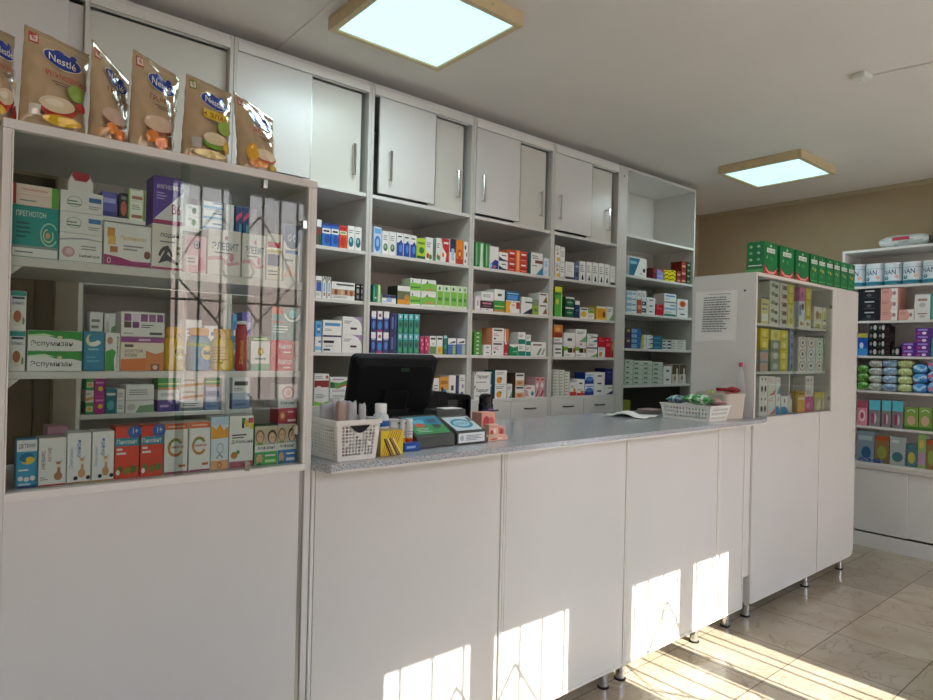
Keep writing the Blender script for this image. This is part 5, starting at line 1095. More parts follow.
sm(1.652, [(799.6, 805.4, 287.5, [('wbr', .2), ('blw', .45), ('pkb', .35)]), (805.8, 811.5, 288.5, [('wbr', .2), ('yel', .45), ('yel', .35)]), (814, 822.5, 307, [('wyg', .3), ('wbr', .7)]), (823, 829.6, 308, [('wyg', .3), ('wyg', .7)])], 'top right of small showcase', RC)
sm(1.376, [(760.8, 768.7, 328.5, [('grp', 1), ('grp', 1), ('yel', 1), ('yel', 1)]), (771.3, 780.3, 330, [('ggr', 1), ('ggr', 1), ('ggr', 1), ('ylp', 1)]), (780.7, 788, 330.5, ('yel', 4)), (790.2, 796, 331, ('lbl', 2))], 'middle left of small showcase', LC)
sm(1.376, [(799, 806.5, 337, ('flw', 3)), (807.3, 815.5, 337.6, [('flb', 1), ('flb', 1), ('flw', 1)]), (816.3, 823.2, 338.2, [('flw', 1), ('flg', 1), ('flg', 1)]), (824, 829, 336, [('gbr', 1), ('gbr', 1), ('ggr', 1)])], 'middle right of small showcase', RC)
sm(1.1205, [(759.6, 767.9, 376, ('fig', 2)), (768.3, 775.8, 376.6, ('wrw', 2)), (776.2, 780.7, 377.6, [('wbu', .55), ('wtl', .45)]), (781, 788, 396.5, 'wbu'), (788.3, 795, 393, 'wpu')], 'bottom left of small showcase', LC)
sm(1.1205, [(798, 805.2, 391.5, 'oye'), (805.6, 813.7, 376, [('mga', .42), ('wtall', .58)]), (814.4, 821.5, 392, 'ygb'), (822, 829.4, 392.4, 'ygb')], 'bottom right of small showcase', RC)
# green toothpaste cartons on top
st('tooth', 'dark green', '#127a40', [('r', .2, .68, .82, .82, 'W'), ('t', 'ЛЕСНОЙ', .24, .705, .78, .79, '#127a40', True), ('p', [(.42, .86), (.5, .95), (.58, .86)], '#bfe0c4'), ('p', [(.15, .5), (.25, .6), (.28, .48)], '#8fd0a0'), ('c', .55, .5, .1, .07, '#3f9a58'), ('p', [(0, 0), (1, 0), (1, .24), (.75, .12), (.35, .12), (0, .3)], '#b8242f'), ('p', [(.1, .22), (.35, .1), (.75, .1), (.92, .2), (.92, .14), (.75, .04), (.35, .04), (.12, .14)], '#f0b0a8')],
   side='#1a7d45', sprims=[('c', .25, .85, .09, .04, '#a8d0a8'), ('c', .7, .85, .09, .04, '#a8d0a8'), ('c', .25, .65, .1, .04, '#7fc08f'), ('c', .7, .65, .09, .04, '#a8d0a8'), ('c', .25, .45, .1, .04, '#a8d0a8'), ('c', .7, .45, .1, .04, '#7fc08f'), ('r', .1, .25, .9, .28, 'W'), ('r', 0, 0, 1, .16, '#5fae6a')])
st('tooth2', 'narrow dark green', '#127a40', [('r', .12, .68, .9, .82, 'W'), ('t', 'ЛЕСНОЙ', .17, .71, .85, .79, '#127a40', True), ('p', [(.42, .86), (.5, .95), (.58, .86)], '#bfe0c4'), ('p', [(.2, .5), (.4, .6), (.4, .46)], '#8fd0a0'), ('c', .6, .48, .12, .06, '#c9b03a'), ('c', .4, .3, .14, .06, '#3f9a58'), ('r', .1, .08, .9, .12, '#5fae6a')], side='#1a7d45')
xs_ = [(763.8, 777.3), (780, 793.8), (796, 809), (810.5, 818.2), (818.5, 826), (826.4, 833.6), (834, 840.6), (841, 848), (848.4, 855.2)]
for i, (l, r_) in enumerate(xs_):
    a = on(1, 1.716, l, 262).x; b_ = on(1, 1.716, r_, 262).x
    nm = ORD[i+1]
    if i < 3: lab = 'dark green toothpaste carton with a red smile, %s from left on the small showcase' % nm
    else: lab = 'narrow dark green toothpaste carton, %s from left in the row on the small showcase' % nm
    carton('toothpaste_box', a, b_, 1.9305 if i < 6 else 1.9305, 2.118, 1.7165, .10, 'tooth' if i < 3 else 'tooth2', lab, 'toothpaste box', 'green toothpaste cartons on the small showcase', rz=0)
# ================================================================== RIGHT WALL UNIT
PR = 5.652
RG = 'goods on the right wall unit'
RL = (RY1+.0195, RY0-.0195)
def nan_can(pxl, pxr, pyt, label, chart=True):
    a = on(0, PR, pxl, pyt+5).y; b_ = on(0, PR, pxr, pyt+5).y; r = (a-b_)/2; top = on(0, PR, (pxl+pxr)/2, pyt).z; z = 2.0395; h = top-z
    cy = (a+b_)/2; cx = PR+r
    root = empty('formula_can', (cx, cy, z), random.uniform(-.1, .1)); m = MB()
    m.lathe([(r*.98, 0), (r, .002), (r, .006), (r*.985, .008), (r*.985, h*.90), (r, h*.905)], seg=36, cols=['#7f8f98', '#7f8f98', '#7f8f98', '#cdd9e0', '#cdd9e0'])
    def S(u, v, l):
        q = PI/2+u*PI
        return ((r*.985+.0004+l)*math.cos(q), (r*.985+.0004+l)*math.sin(q), .008+v*(h*.9-.008))
    P = [('r', 0, 0, 1, 1, '#d3dde3'), ('r', 0, 0, 1, .16, '#2f7f93'), ('r', 0, .16, 1, .2, '#9fc6cf'), ('r', .05, .82, .95, .85, '#8fa3ad'), ('t', 'NAN', .2, .5, .64, .76, '#2a3f6b', True), ('c', .3, .32, .09, .1, '#2f7074'), ('c', .31, .34, .04, .05, '#a8d0c8'), ('c', .68, .38, .08, .1, '#e6b7a8' if chart else '#e6d9a0')]
    paint(m, P, S, nu=14); m.obj('can_body', 'print_plastic', root)
    m = MB(); m.lathe([(r*1.0, h*.906), (r*1.01, h*.91), (r*1.01, h*.985), (r*.98, h), (0, h)], seg=36, col='#e6e8ea'); m.obj('lid', 'print_plastic', root)
    tag(root, label, 'formula can', 'formula cans on the right wall unit')
for i, (l, r_, t) in enumerate([(846, 863, 264.5), (863.9, 881.6, 263.6), (882.3, 900.2, 262.6), (900.9, 920, 261.4), (920.8, 940.5, 260)]):
    nan_can(l, r_, t, 'pale blue formula can, %s from left on the top shelf of the right wall unit' % ORD[i+1], i != 4)
st('blkb', 'black white-striped', '#191a1f', [('r', .3, .72, .75, .84, '#c9ccd0'), ('c', .5, .4, .12, .14, '#5a5f66'), ('r', .2, .12, .8, .2, '#3f444c')])
st('pksk', 'salmon pink', '#d79f92', [('p', [(.62, 0), (1, 0), (1, 1), (.55, 1), (.72, .5)], '#e9e0da'), ('c', .8, .5, .1, .2, '#a8868a'), LN(.1, .5, .5, .8, 2, '#b57a70')])
st('whp', 'white grey-printed', '#dbd9d4', [('r', .2, .6, .8, .75, '#a0826f'), ('c', .5, .35, .2, .15, '#b8b4ae')])
st('tlr', 'teal round-marked', '#2f9a88', [('c', .5, .3, .2, .15, 'W')])
st('blpk', 'blue yellow-topped', '#1f55b0', [('r', 0, .8, 1, 1, '#b8b04a'), ('r', 0, 0, 1, .32, '#3f8fd8'), ('c', .4, .45, .2, .14, '#c9d6ea')])
st('purb', 'purple', '#5c2a8c', [('r', .15, .6, .85, .85, '#a58ad0'), ('c', .6, .25, .16, .2, '#e6dced'), ('r', .1, .1, .35, .35, '#c94a8a')])
RWN = 'right wall unit'
def rrow(z, items, where, **k): shelf_row(0, PR, z, items, where+', '+RWN, RG, clamp=RL, zcap={1.767: 2.018, 1.493: 1.746, .944: 1.20, .664: .922}[z], **k)
rrow(1.767, [(858.6, 880, 288.4, ('blkb', 3), .2), (880.8, 898, 287.6, ('pksk', 3), .2), (898.4, 914, 309.6, 'pksk', .2), (914.6, 930.6, 294.6, [('whp', .36), ('whp', .64)], .15), (931, 944, 293, ('tlr', 2), .15)], 'second shelf', name='hygiene_box', cat='hygiene box', noun='box')
rrow(1.493, [(857.6, 867.8, 333.2, 'blpk', .15), (869, 877.7, 323.8, ('kcirc', 4), .15), (878, 885.4, 323.8, ('kcirc', 4), .15), (885.8, 890, 326, ('knarrow', 4), .12), (891, 899.7, 347, 'kcirc', .15), (901.6, 914.9, 342.4, ('purb', 2), .15), (915.5, 930.2, 328, ('purb', 4), .15), (931, 944, 338, ('tlr', 3), .15)], 'third shelf', name='hygiene_box', cat='hygiene box', noun='box')

def soft_pack(name, x, ya, yb, z0, z1, d, cols, label, cat, group, seed=0, axis=0):
    """a stuffed film pack: puffed faces, pinched corners"""
    rr = random.Random(seed); w = abs(ya-yb)-.003; h = z1-z0-.002; mb = MB(); N, K = 10, 6
    a0, a1 = rr.random()*6, rr.random()*6
    def P(u, v, t):    # u across -1..1, v up -1..1, t depth -1..1
        m_ = 1-.10*abs(u)**4-.06*abs(t)**4
        sx = w/2*u*(1-.10*abs(v)**3*abs(t)); sz = h/2*(1+v*m_*(1-.22*(abs(u)**6)*abs(v)))
        if v > 0: sz += .02*h*math.sin(u*5+a0)
        sy = d/2*t*(1-.12*abs(v)**3)+.01*w*math.sin(u*7+v*4+a1)*(1 if t < 0 else 0)
        return (sx, sy+d/2, min(max(sz, 0), h))
    def face(fn, col):
        vs = [fn(-1+2*i/N, -1+2*j/K) for j in range(K+1) for i in range(N+1)]
        base = len(mb.v); mb.v += vs
        for j in range(K):
            for i in range(N):
                mb.f.append((base+j*(N+1)+i, base+j*(N+1)+i+1, base+(j+1)*(N+1)+i+1, base+(j+1)*(N+1)+i)); mb.sm.append(True)
                mb.c.append(col((i+.5)/N, (j+.5)/K))
    c0, c1, c2 = cols
    fr = lambda u, v: c1 if (abs(v-.55-.2*math.sin(u*6+a0)) < .16) else (c2 if (math.sin(u*17+a1)*math.sin(v*9+a0) > .55) else c0)
    face(lambda u, v: P(u, v, -1), fr)
    face(lambda u, v: P(-u, v, 1), lambda u, v: c0)
    face(lambda u, v: P(u, 1, v), lambda u, v: c1 if abs(u-.5) < .22 else c0)
    face(lambda u, v: P(-u, -1, v), lambda u, v: c0)
    face(lambda u, v: P(-1, v, -u), lambda u, v: c0)
    face(lambda u, v: P(1, v, u), lambda u, v: c0)
    o = mb.obj(name, 'softpack')
    o.location = (x, (ya+yb)/2, z0+.001) if axis == 0 else ((ya+yb)/2, x, z0+.001)
    if axis == 0: o.rotation_euler.z = -PI/2
    tag(o, label, cat, group); return o
k = 0
def soft_col(l, r_, t, z, n, cols, desc, where, nth, d=.2, name='wipes_pack', cat='wipes pack', noun='wrapped pack'):
    global k
    a = on(0, PR, l, t+10).y; b_ = on(0, PR, r_, t+10).y; top = min(on(0, PR, (l+r_)/2, t).z, 1.47)
    a = min(a, RL[1]-.003); b_ = max(b_, RL[0]+.002)
    for i in range(n):
        z0 = z+(top-z)*i/n; z1 = z+(top-z)*(i+1)/n; k += 1
        lv = levels(n, i); pos = lv+' in '+ORD[nth]+' stack' if lv else ORD[nth]+' from left'
        soft_pack(name, PR+.002, a, b_, z0, z1, d, cols, '%s %s, %s, %s' % (desc, noun, pos, where+', '+RWN), cat, 'wrapped packs on the right wall unit', k)
F4 = 'fourth shelf'
soft_col(857, 868, 365, 1.222, 3, ('#5f9a3a', '#3f7a2a', '#a8c87a'), 'green', F4, 1)
soft_col(868.6, 881.6, 360, 1.222, 4, ('#b5b8b0', '#8f9a8c', '#d9dcd6'), 'grey-white', F4, 2)
soft_col(882.2, 897, 359.4, 1.222, 4, ('#8fa9c0', '#6f8fae', '#cfdde6'), 'pale blue', F4, 3)
soft_col(897.6, 912, 360, 1.222, 4, ('#b9c48a', '#a8b86a', '#e3e6c4'), 'yellow-green', F4, 4)
soft_col(912.6, 927, 364, 1.222, 3, ('#3f8fd0', '#a8cfe6', '#2f6fae'), 'bright blue', F4, 5)
soft_col(927.6, 944, 359, 1.222, 3, ('#7fa9d6', '#c46a8a', '#a8c8e6'), 'blue and pink', F4, 6)
st('pkd', 'pink round-printed', '#d98a9a', [('c', .5, .4, .36, .25, '#eec3cb'), ('c', .5, .4, .18, .14, '#b5446a'), ('r', .0, .72, 1, 1, '#a84a5a')])
st('cyt', 'cyan-topped clear', '#8a8488', [('r', 0, .62, 1, 1, '#5fc0cf'), ('c', .5, .3, .2, .2, '#c9c4c8'), ('r', .2, .1, .5, .5, '#a84a6a')])
st('grh', 'green handled', '#7fa04a', [('a', .5, .8, .3, .12, 0, 180, .3, '#d9e0c4'), ('c', .5, .42, .32, .22, '#c9a28a'), ('r', 0, 0, 1, .14, '#3f7a2a')])
st('gbl', 'grey-blue baby-goods', '#7f929a', [('c', .55, .3, .28, .2, '#2f5a86'), ('r', .1, .7, .9, .85, '#a9b8bc')])
st('obp', 'brown and green hanging', '#8a6a3f', [('r', 0, .85, 1, 1, '#a84a2a'), ('c', .5, .4, .35, .25, '#8a9a4a')])
st('gtp', 'pale grey teal-printed', '#a3aba8', [('c', .5, .3, .35, .18, '#3f6f74'), ('r', .1, .8, .6, .9, '#c9ccc8')])
st('tyl', 'teal yellow-dotted', '#4a7074', [('c', .5, .4, .35, .25, '#b8b04a')])
st('grpk', 'green and pink', '#8fa86a', [('r', .1, .1, .9, .45, '#b58ab0'), ('c', .5, .7, .3, .12, '#c9b04a')])
rrow(.944, [(857.2, 867.3, 401, 'pkd', .1), (869, 880.3, 400, 'cyt', .1), (881.8, 891.3, 400.4, 'cyt', .1), (892.4, 903.4, 401, 'cyt', .1), (904.4, 918.2, 407.6, 'grh', .1), (918.8, 932, 408, 'grh', .1), (932.6, 944, 410, 'grh', .1)], 'fifth shelf', name='baby_goods_box', cat='baby goods box', noun='pack')
rrow(.664, [(857, 874.4, 431, 'gbl', .06), (875, 889, 436.5, 'obp', .06), (889.8, 905.6, 437.5, 'gtp', .06), (906.4, 917, 444, 'tyl', .06), (917.8, 926, 433.5, 'grpk', .06), (926.6, 936, 440, 'obp', .06)], 'base top', name='baby_goods_box', cat='baby goods box', noun='pack')
a = on(0, 5.632, 858, 455).y; b_ = on(0, 5.632, 884, 455).y
soft_pack('wipes_pack', 5.630, min(a, 1.99), b_, .6645, .695, .02, ('#27406f', '#4f74b0', '#c9d4e0'), 'flat dark blue wrapped pack lying in front of the packs above the base doors', 'wipes pack', 'wrapped packs on the right wall unit', 99)
# clear wrapped bale on top of the unit
a = on(0, 5.70, 878.7, 242).y; b_ = on(0, 5.70, 929, 238).y; top = on(0, 5.70, 905, 234).z
o = soft_pack('paper_towel_pack', 5.70, a, b_, 2.3305, top, .22, ('#b9bcb8', '#d6d8d4', '#9fa3a0'), 'long silvery wrapped bale with a red label on top of the right wall unit', 'towel pack', None, 5)
m = MB(); w = abs(a-b_); hh = top-2.33
m.box(-w*.22, -.0062, hh*.55, w*.12, -.0042, hh*.80, '#b5303a'); m.obj('label', 'card', o, label='red label')
soft_pack('wipes_pack', 5.71, b_-.02, b_-.2, 2.3305, top+.01, .15, ('#1d1d22', '#8a8a8f', '#3a3a40'), 'black and grey wrapped pack at the right end on top of the right wall unit', 'wipes pack', None, 6)

# ================================================================== ON THE WORKTOP
WT = 1.123
def perforated_basket(x0, x1, y0, y1, z, h, flare, cells, m, name, label, rz=0, slots=False, hole=.5, rim=.012, notch=False):
    cx, cy = (x0+x1)/2, (y0+y1)/2; w, d = x1-x0, y1-y0; root = empty(name, (cx, cy, z), rz); rr = random.Random(4)
    mb = MB()
    def corner(sx, sy, t): return Vector((sx*(w/2+flare*t), sy*(d/2+flare*t), .001+h*t))
    sides = [((-1, -1), (1, -1)), ((1, -1), (1, 1)), ((1, 1), (-1, 1)), ((-1, 1), (-1, -1))]
    for si, (a, b_) in enumerate(sides):
        L = w if si % 2 == 0 else d; nx = max(3, int(L/cells)); nz = max(3, int(h/cells)) if not slots else 1
        g = lambda u, v: corner(a[0], a[1], v).lerp(corner(b_[0], b_[1], v), u)
        u0 = .012/L; v0, v1 = .10, 1-.14
        def quad(ua, ub, va, vb, col='W'):
            mb.add([g(ua, va), g(ub, va), g(ub, vb), g(ua, vb)], [(0, 1, 2, 3)])
        quad(0, 1, 0, v0); quad(0, 1, v1, 1); quad(0, u0, v0, v1); quad(1-u0, 1, v0, v1)
        for i in range(nx):
            for j in range(nz):
                ua = u0+(1-2*u0)*i/nx; ub = u0+(1-2*u0)*(i+1)/nx; va = v0+(v1-v0)*j/nz; vb = v0+(v1-v0)*(j+1)/nz
                if not slots and rr.random() < .05: quad(ua, ub, va, vb); continue
                cu, cv = (ua+ub)/2, (va+vb)/2
                if slots:
                    for q in range(3):
                        z0_, z1_ = va+(vb-va)*q/3, va+(vb-va)*(q+1)/3; s = .5*(ub-ua)*(1 if q % 2 else 0)
                        pu0, pu1 = ua+(ub-ua)*.28, ub-(ub-ua)*.28; zz0, zz1 = z0_+.05, z1_-.05
                        V = [g(ua, z0_), g(ub, z0_), g(ub, z1_), g(ua, z1_), g(pu0, zz0), g(pu1, zz0), g(pu1, zz1), g(pu0, zz1)]
                        mb.add(V, [(0, 1, 5, 4), (1, 2, 6, 5), (2, 3, 7, 6), (3, 0, 4, 7)])
                    continue
                sx_ = min(.45, (.25+.18*rr.random())*hole*2)*(ub-ua); sv = min(.45, (.23+.2*rr.random())*hole*2)*(vb-va); n = 8; ph = rr.random()
                inn = [(cu+sx_*math.cos(2*PI*k_/n+ph), cv+sv*math.sin(2*PI*k_/n+ph)) for k_ in range(n)]
                out = []
                for k_ in range(n):
                    q = 2*PI*k_/n+ph; c_, s_ = math.cos(q), math.sin(q); mx = max(abs(c_), abs(s_)); out.append((cu+(ub-ua)/2*c_/mx, cv+(vb-va)/2*s_/mx))
                V = [g(*p) for p in inn]+[g(*p) for p in out]
                mb.add(V, [(k_, n+k_, n+(k_+1) % n, (k_+1) % n) for k_ in range(n)])
                # corner fillers of the cell
                for (qu, qv) in ((ua, va), (ub, va), (ub, vb), (ua, vb)):
                    qa = math.atan2((qv-cv)/(vb-va), (qu-cu)/(ub-ua)); k_ = int(((qa-ph) % (2*PI))/(2*PI/n)) % n
                    mb.add([g(*out[k_]), g(qu, qv), g(*out[(k_+1) % n])], [(0, 1, 2)])
    mb.add([corner(-1, -1, 0), corner(1, -1, 0), corner(1, 1, 0), corner(-1, 1, 0)], [(0, 3, 2, 1)])
    o = mb.obj('basket_body', m, root); md = o.modifiers.new('s', 'SOLIDIFY'); md.thickness = .0018; md.offset = 1
    rb = MB(); e = .003
    pts = [corner(-1, -1, 1), corner(1, -1, 1), corner(1, 1, 1), corner(-1, 1, 1)]
    for i in range(4):
        p, q = pts[i], pts[(i+1) % 4]; t = (q-p).normalized(); n = Vector((t.y, -t.x, 0))
        V = [p-t*e-n*.002, q+t*e-n*.002, q+t*e+n*.005, p-t*e+n*.005]
        V2 = [v+Vector((0, 0, -rim)) for v in V]
        rb.add(V+V2, [(0, 1, 2, 3)[::-1], (4, 5, 6, 7), (0, 1, 5, 4), (1, 2, 6, 5), (2, 3, 7, 6), (3, 0, 4, 7)])
    rb.obj('rim', m, root)
    if notch:
        nb = MB(); yy = -(d/2+flare)-.0062
        P = [(-.035+.07*k_/12, h-.014-.022*math.sin(PI*k_/12)) for k_ in range(13)]
        nb.prism(P, yy, yy+.0008, axis=1); nb.obj('hand_hole', 'dark', root)
    tag(root, label, 'basket'); return root
perforated_basket(.908, 1.036, 1.662, 1.86, WT, .118, .010, .0125, 'plast', 'storage_basket', 'white perforated plastic basket full of rolled bags beside the tall showcase', rz=.03, notch=True, hole=.66)
def plastic_roll(x, y, z, r, h, label, tilt=0, mm='bag', seed=0):
    rr = random.Random(seed); mb = MB(); seg = 26; N = 10; vs = []
    ph = [rr.random()*6 for _ in range(4)]
    for j in range(N+1):
        t = j/N
        for k_ in range(seg):
            a = 2*PI*k_/seg; q = r*(1+.10*math.sin(3*a+ph[0]+2*t)+.06*math.sin(7*a+ph[1])+.05*math.sin(11*a+ph[2]+5*t))*(1-.1*t if t < .95 else .8)
            vs.append((q*math.cos(a), q*.8*math.sin(a), h*t+.006*math.sin(a*2+ph[3])*t))
    fs = [(j*seg+k_, j*seg+(k_+1) % seg, (j+1)*seg+(k_+1) % seg, (j+1)*seg+k_) for j in range(N) for k_ in range(seg)]
    fs += [tuple(range(seg-1, -1, -1)), tuple(range(N*seg, (N+1)*seg))]
    mb.add(vs, fs, 'W', True); o = mb.obj('bag_roll', mm, loc=(x, y, z)); o.rotation_euler = (tilt, tilt*.6, 0)
    return tag(o, label, 'bag roll', 'rolled plastic bags in the white perforated basket')
M['bag2'] = mat('brownish_bag_film', '#b59a8e', .35, trans=.2, bump=.6, bscale=50)
plastic_roll(.934, 1.785, WT+.006, .021, .152, 'pale crumpled bag roll at the left end of the perforated basket', 0, seed=1)
plastic_roll(.952, 1.722, WT+.006, .020, .160, 'brownish translucent bag roll in the perforated basket', 0, 'bag2', 2)
plastic_roll(.975, 1.80, WT+.006, .021, .162, 'grey bag roll at the back middle of the perforated basket', 0, seed=3)
plastic_roll(.993, 1.735, WT+.006, .021, .158, 'widest grey bag roll at the front middle of the perforated basket', 0, seed=6)
plastic_roll(1.014, 1.785, WT+.006, .017, .152, 'grey bag roll at the back right of the perforated basket', 0, seed=5)
plastic_roll(1.027, 1.725, WT+.006, .0125, .150, 'slim bag roll at the front right of the perforated basket', 0, seed=4)

def place(px, py, z=WT): return on(2, z, px, py)
# yellow patterned carton
q0 = on(1, 1.672, 378, 456); q1 = on(1, 1.672, 403.5, 453)
st('ypat', 'yellow criss-cross patterned', '#e3c81f', [('p', [(.05*i_, 0), (.05*i_+.05, 0), (.05*i_+.45, 1), (.05*i_+.40, 1)], ['#c9961f', '#f2e27a', '#b5862a', '#fdf3a8'][i_ % 4]) for i_ in range(0, 11, 2)]+[('p', [(.92-.1*i_, 0), (.98-.1*i_, 0), (.56-.08*i_, .7), (.50-.08*i_, .7)], ['#f6ea9a', '#a8741f', '#3a3420'][i_ % 3]) for i_ in range(0, 6)], side='#a8905a')
zt = on(1, 1.672, 390, 430.5).z
carton('medicine_box', q0.x+.006, q1.x, WT, zt, 1.672, .05, 'ypat', 'yellow criss-cross patterned carton beside the white perforated basket', 'medicine box', 'cartons on the worktop', rz=.06)
# blue-labelled bottle
def bottle(x, y, r, h, body, cap, lab, name, label, capr=.7, caph=.2, group=None):
    root = empty(name, (x, y, WT)); m = MB(); hb = h*(1-caph)
    m.lathe([(r*.92, .0005), (r, .005), (r, hb*.84), (r*.85, hb*.94), (r*.6, hb)], seg=28, col=body)
    def S(u, v, l):
        q = -PI*.95+u*PI*1.1-.3
        return ((r+.0004+l)*math.cos(q), (r+.0004+l)*math.sin(q), hb*.08+v*hb*.72)
    paint(m, lab, S, nu=16); m.obj('bottle_body', 'print_plastic', root)
    m = MB(); m.lathe([(r*capr, hb+.0003), (r*capr, h-.003), (r*capr*.93, h), (0, h)], seg=24, col=cap); m.obj('cap', 'print_plastic', root)
    return tag(root, label, 'bottle', group)
b1 = on(1, 1.80, 380, 445)
bt = on(1, 1.80, 381, 403.5); br_ = abs(on(1, 1.80, 388, 420).x-on(1, 1.80, 373.5, 420).x)/2
bottle(bt.x, 1.80, br_, bt.z-WT, '#d6dde0', '#e9e9e6', [('r', 0, .45, 1, 1, '#1f5f9f'), ('p', [(.2, .1), (.5, .1), (.8, .45), (.3, .45)], '#2f8a9a'), ('r', .2, .66, .8, .78, 'W')], 'medicine_bottle', 'white capped bottle with a blue label behind the yellow patterned carton')
# three tubes
for i, (l, r_, t, yy, lc) in enumerate([(388, 398.5, 419, 1.80, '#d9d4cc'), (399, 405.5, 419.5, 1.775, '#e2b32a'), (406, 412.3, 418.5, 1.76, '#c9402a')]):
    a = on(1, yy, l, 430).x; b_ = on(1, yy, r_, 430).x; tz = on(1, yy, (l+r_)/2, t).z
    bottle((a+b_)/2, yy, (b_-a)/2-.0008, tz-WT, '#dedad3', '#e6e3dd', [('r', 0, 0, 1, .42, lc), ('r', 0, .42, 1, .48, '#e89a2a'), ('l', .2, .6, .8, .85, 2, '#a8a49e')], 'effervescent_tube',
           ['wide plain pale tube behind the yellow patterned carton', 'slim white tube with a yellow base, middle one of the tubes', 'slim white tube with a red base next to the green-screened terminal'][i], capr=.96, caph=.1, group='tubes on the worktop')
q0 = on(1, 1.712, 404.5, 450); q1 = on(1, 1.712, 420.5, 449); zt = on(1, 1.712, 412, 443).z
st('blulow', 'low blue', '#1d4f9f', [('r', .1, .35, .7, .65, '#8fb5e0')])
carton('medicine_box', q0.x, q1.x, WT, zt, 1.712, .028, 'blulow', 'low blue carton in front of the green-screened terminal', 'medicine box', 'cartons on the worktop', rz=.05)

# ---- the two wedge shaped machines
def terminal(pxl, pxr, ptop, pbot, yf, depth, rz, prims, fprims, label, body='grey', frontfrac=.42):
    a = on(1, yf, pxl, pbot); b_ = on(1, yf, pxr, pbot); w = b_.x-a.x; cx = (a.x+b_.x)/2
    h = on(1, yf+depth, (pxl+pxr)/2, ptop).z-WT
    root = empty('payment_terminal', (cx, yf, WT), rz); hf = h*frontfrac
    m = MB(); prof = [(0, .001), (depth, .001), (depth, h*.97), (depth*.9, h), (depth*.72, h), (.004, hf), (0, hf-.004)]
    m.prism(prof, -w/2, w/2, axis=0); m.obj('housing', body, root)
    y0, z0, y1, z1 = .004, hf, depth*.72, h
    n = Vector((0, -(z1-z0), (y1-y0))).normalized()
    def S(u, v, l):
        p = Vector((-w/2+w*(.06+.88*u), y0+(y1-y0)*(.07+.86*v), z0+(z1-z0)*(.07+.86*v)))+n*(.0012+l); return p
    m = MB(); m.add([S(0, 0, -.0004), S(1, 0, -.0004), S(1, 1, -.0004), S(0, 1, -.0004), S(0, 0, -.0018), S(1, 0, -.0018), S(1, 1, -.0018), S(0, 1, -.0018)], [(0, 1, 2, 3), (0, 4, 5, 1), (1, 5, 6, 2), (2, 6, 7, 3), (3, 7, 4, 0), (7, 6, 5, 4)], '#3a4044')
    paint(m, prims, S); m.obj('printed_panel', 'card', root)
    if fprims:
        def S2(u, v, l): return (-w/2+w*(.05+.88*u), -.0012-l, hf*(.14+.76*v))
        m = MB(); m.box(-w/2+w*.05, -.0012, hf*.14, -w/2+w*.93, -.0002, hf*.90, '#dfe3e4'); paint(m, fprims, S2); m.obj('front_label', 'card', root)
    m = MB(); m.box(-w/2+.008, -.0008, .003, w/2-.008, -.0001, hf*.1, 'K'); m.obj('base_strip', 'rubber', root)
    return tag(root, label, 'payment terminal')
terminal(416, 455, 413.5, 448, 1.738, .15, .04, [('r', 0, 0, 1, .52, '#3f8f55'), ('r', 0, .52, 1, 1, '#2f86a8'), ('r', .1, .6, .5, .8, '#5fb0c8'), ('c', .3, .5, .14, .12, '#c4573a'), ('r', .66, .3, .88, .5, '#4a4f4c'), ('r', .62, .62, .9, .85, '#3f5f74'), ('l', .1, .1, .55, .35, 3, '#b5d9b8')], None, 'grey wedge-shaped terminal with a green and blue panel on the worktop')
terminal(456.5, 486.5, 413.8, 446, 1.742, .15, .03, [('r', 0, 0, 1, 1, '#c6d3d6'), ('c', .48, .5, .4, .34, '#3a8ea8'), ('c', .48, .5, .3, .22, '#a8d0d8'), ('t', 'ОПЛАТА', .25, .42, .7, .58, '#2a6f8a', True), ('r', .84, .62, .97, .9, '#5a5f64')], [('c', .12, .5, .07, .3, '#a9b4ba'), ('l', .28, .2, .9, .8, 4, '#6a7a86')], 'grey wedge-shaped terminal with a white and blue panel and white front label', frontfrac=.5)
m = MB(); a = on(1, 1.93, 437, 413); b_ = on(1, 1.93, 466, 410)
r = empty('card_reader', ((a.x+b_.x)/2, 1.93, WT)); w = b_.x-a.x; h = on(1, 1.93, 450, 409.5).z-WT
m.box(-w/2, 0, .001, w/2, .085, h, ch=.004); m.obj('housing', 'grey', r)
m = MB(); m.box(-w*.15, .01, h+.0004, w*.42, .07, h+.0018); m.obj('paper_slot', 'paper', r)
tag(r, 'low grey device with a white paper slip behind the two terminals', 'card reader')
# pink cartons
st('pkbx', 'pink red-printed', '#e0a090', [('c', .35, .55, .25, .3, '#b5383a'), ('c', .7, .55, .2, .25, '#c95a50'), ('r', 0, 0, 1, .15, '#e9c3b4')])
st('pkct', 'peach carton-like', '#e6b49e', [('c', .3, .4, .2, .2, '#c4573f'), ('c', .6, .5, .15, .2, '#f0dccd'), ('r', .1, .8, .9, .9, '#c98a74')])
def cart(pxl, pxr, pt, yy, z0, d, sty, label, rz=0):
    a = on(1, yy, pxl, pt+6); b_ = on(1, yy, pxr, pt+6); zt = on(1, yy, (pxl+pxr)/2, pt).z
    carton('medicine_box', a.x, b_.x, z0, zt, yy, d, sty, label, 'medicine box', 'cartons on the worktop', rz=rz); return zt
cart(481.5, 495.5, 412.5, 1.90, WT, .06, 'pkbx', 'pink red-printed carton standing at the back beside the white-labelled terminal')
z1 = cart(487.6, 508, 436, 1.752, WT, .05, 'pkct', 'low peach carton lying right of the white-labelled terminal', .05)
cart(489, 498.5, 424.5, 1.815, WT, .03, 'pkct', 'small upright peach carton behind the low peach carton, nearer the terminal')
cart(499, 504.5, 426.5, 1.812, WT, .03, 'pkbx', 'small upright pinkish carton behind the low peach carton, farther from the terminal')
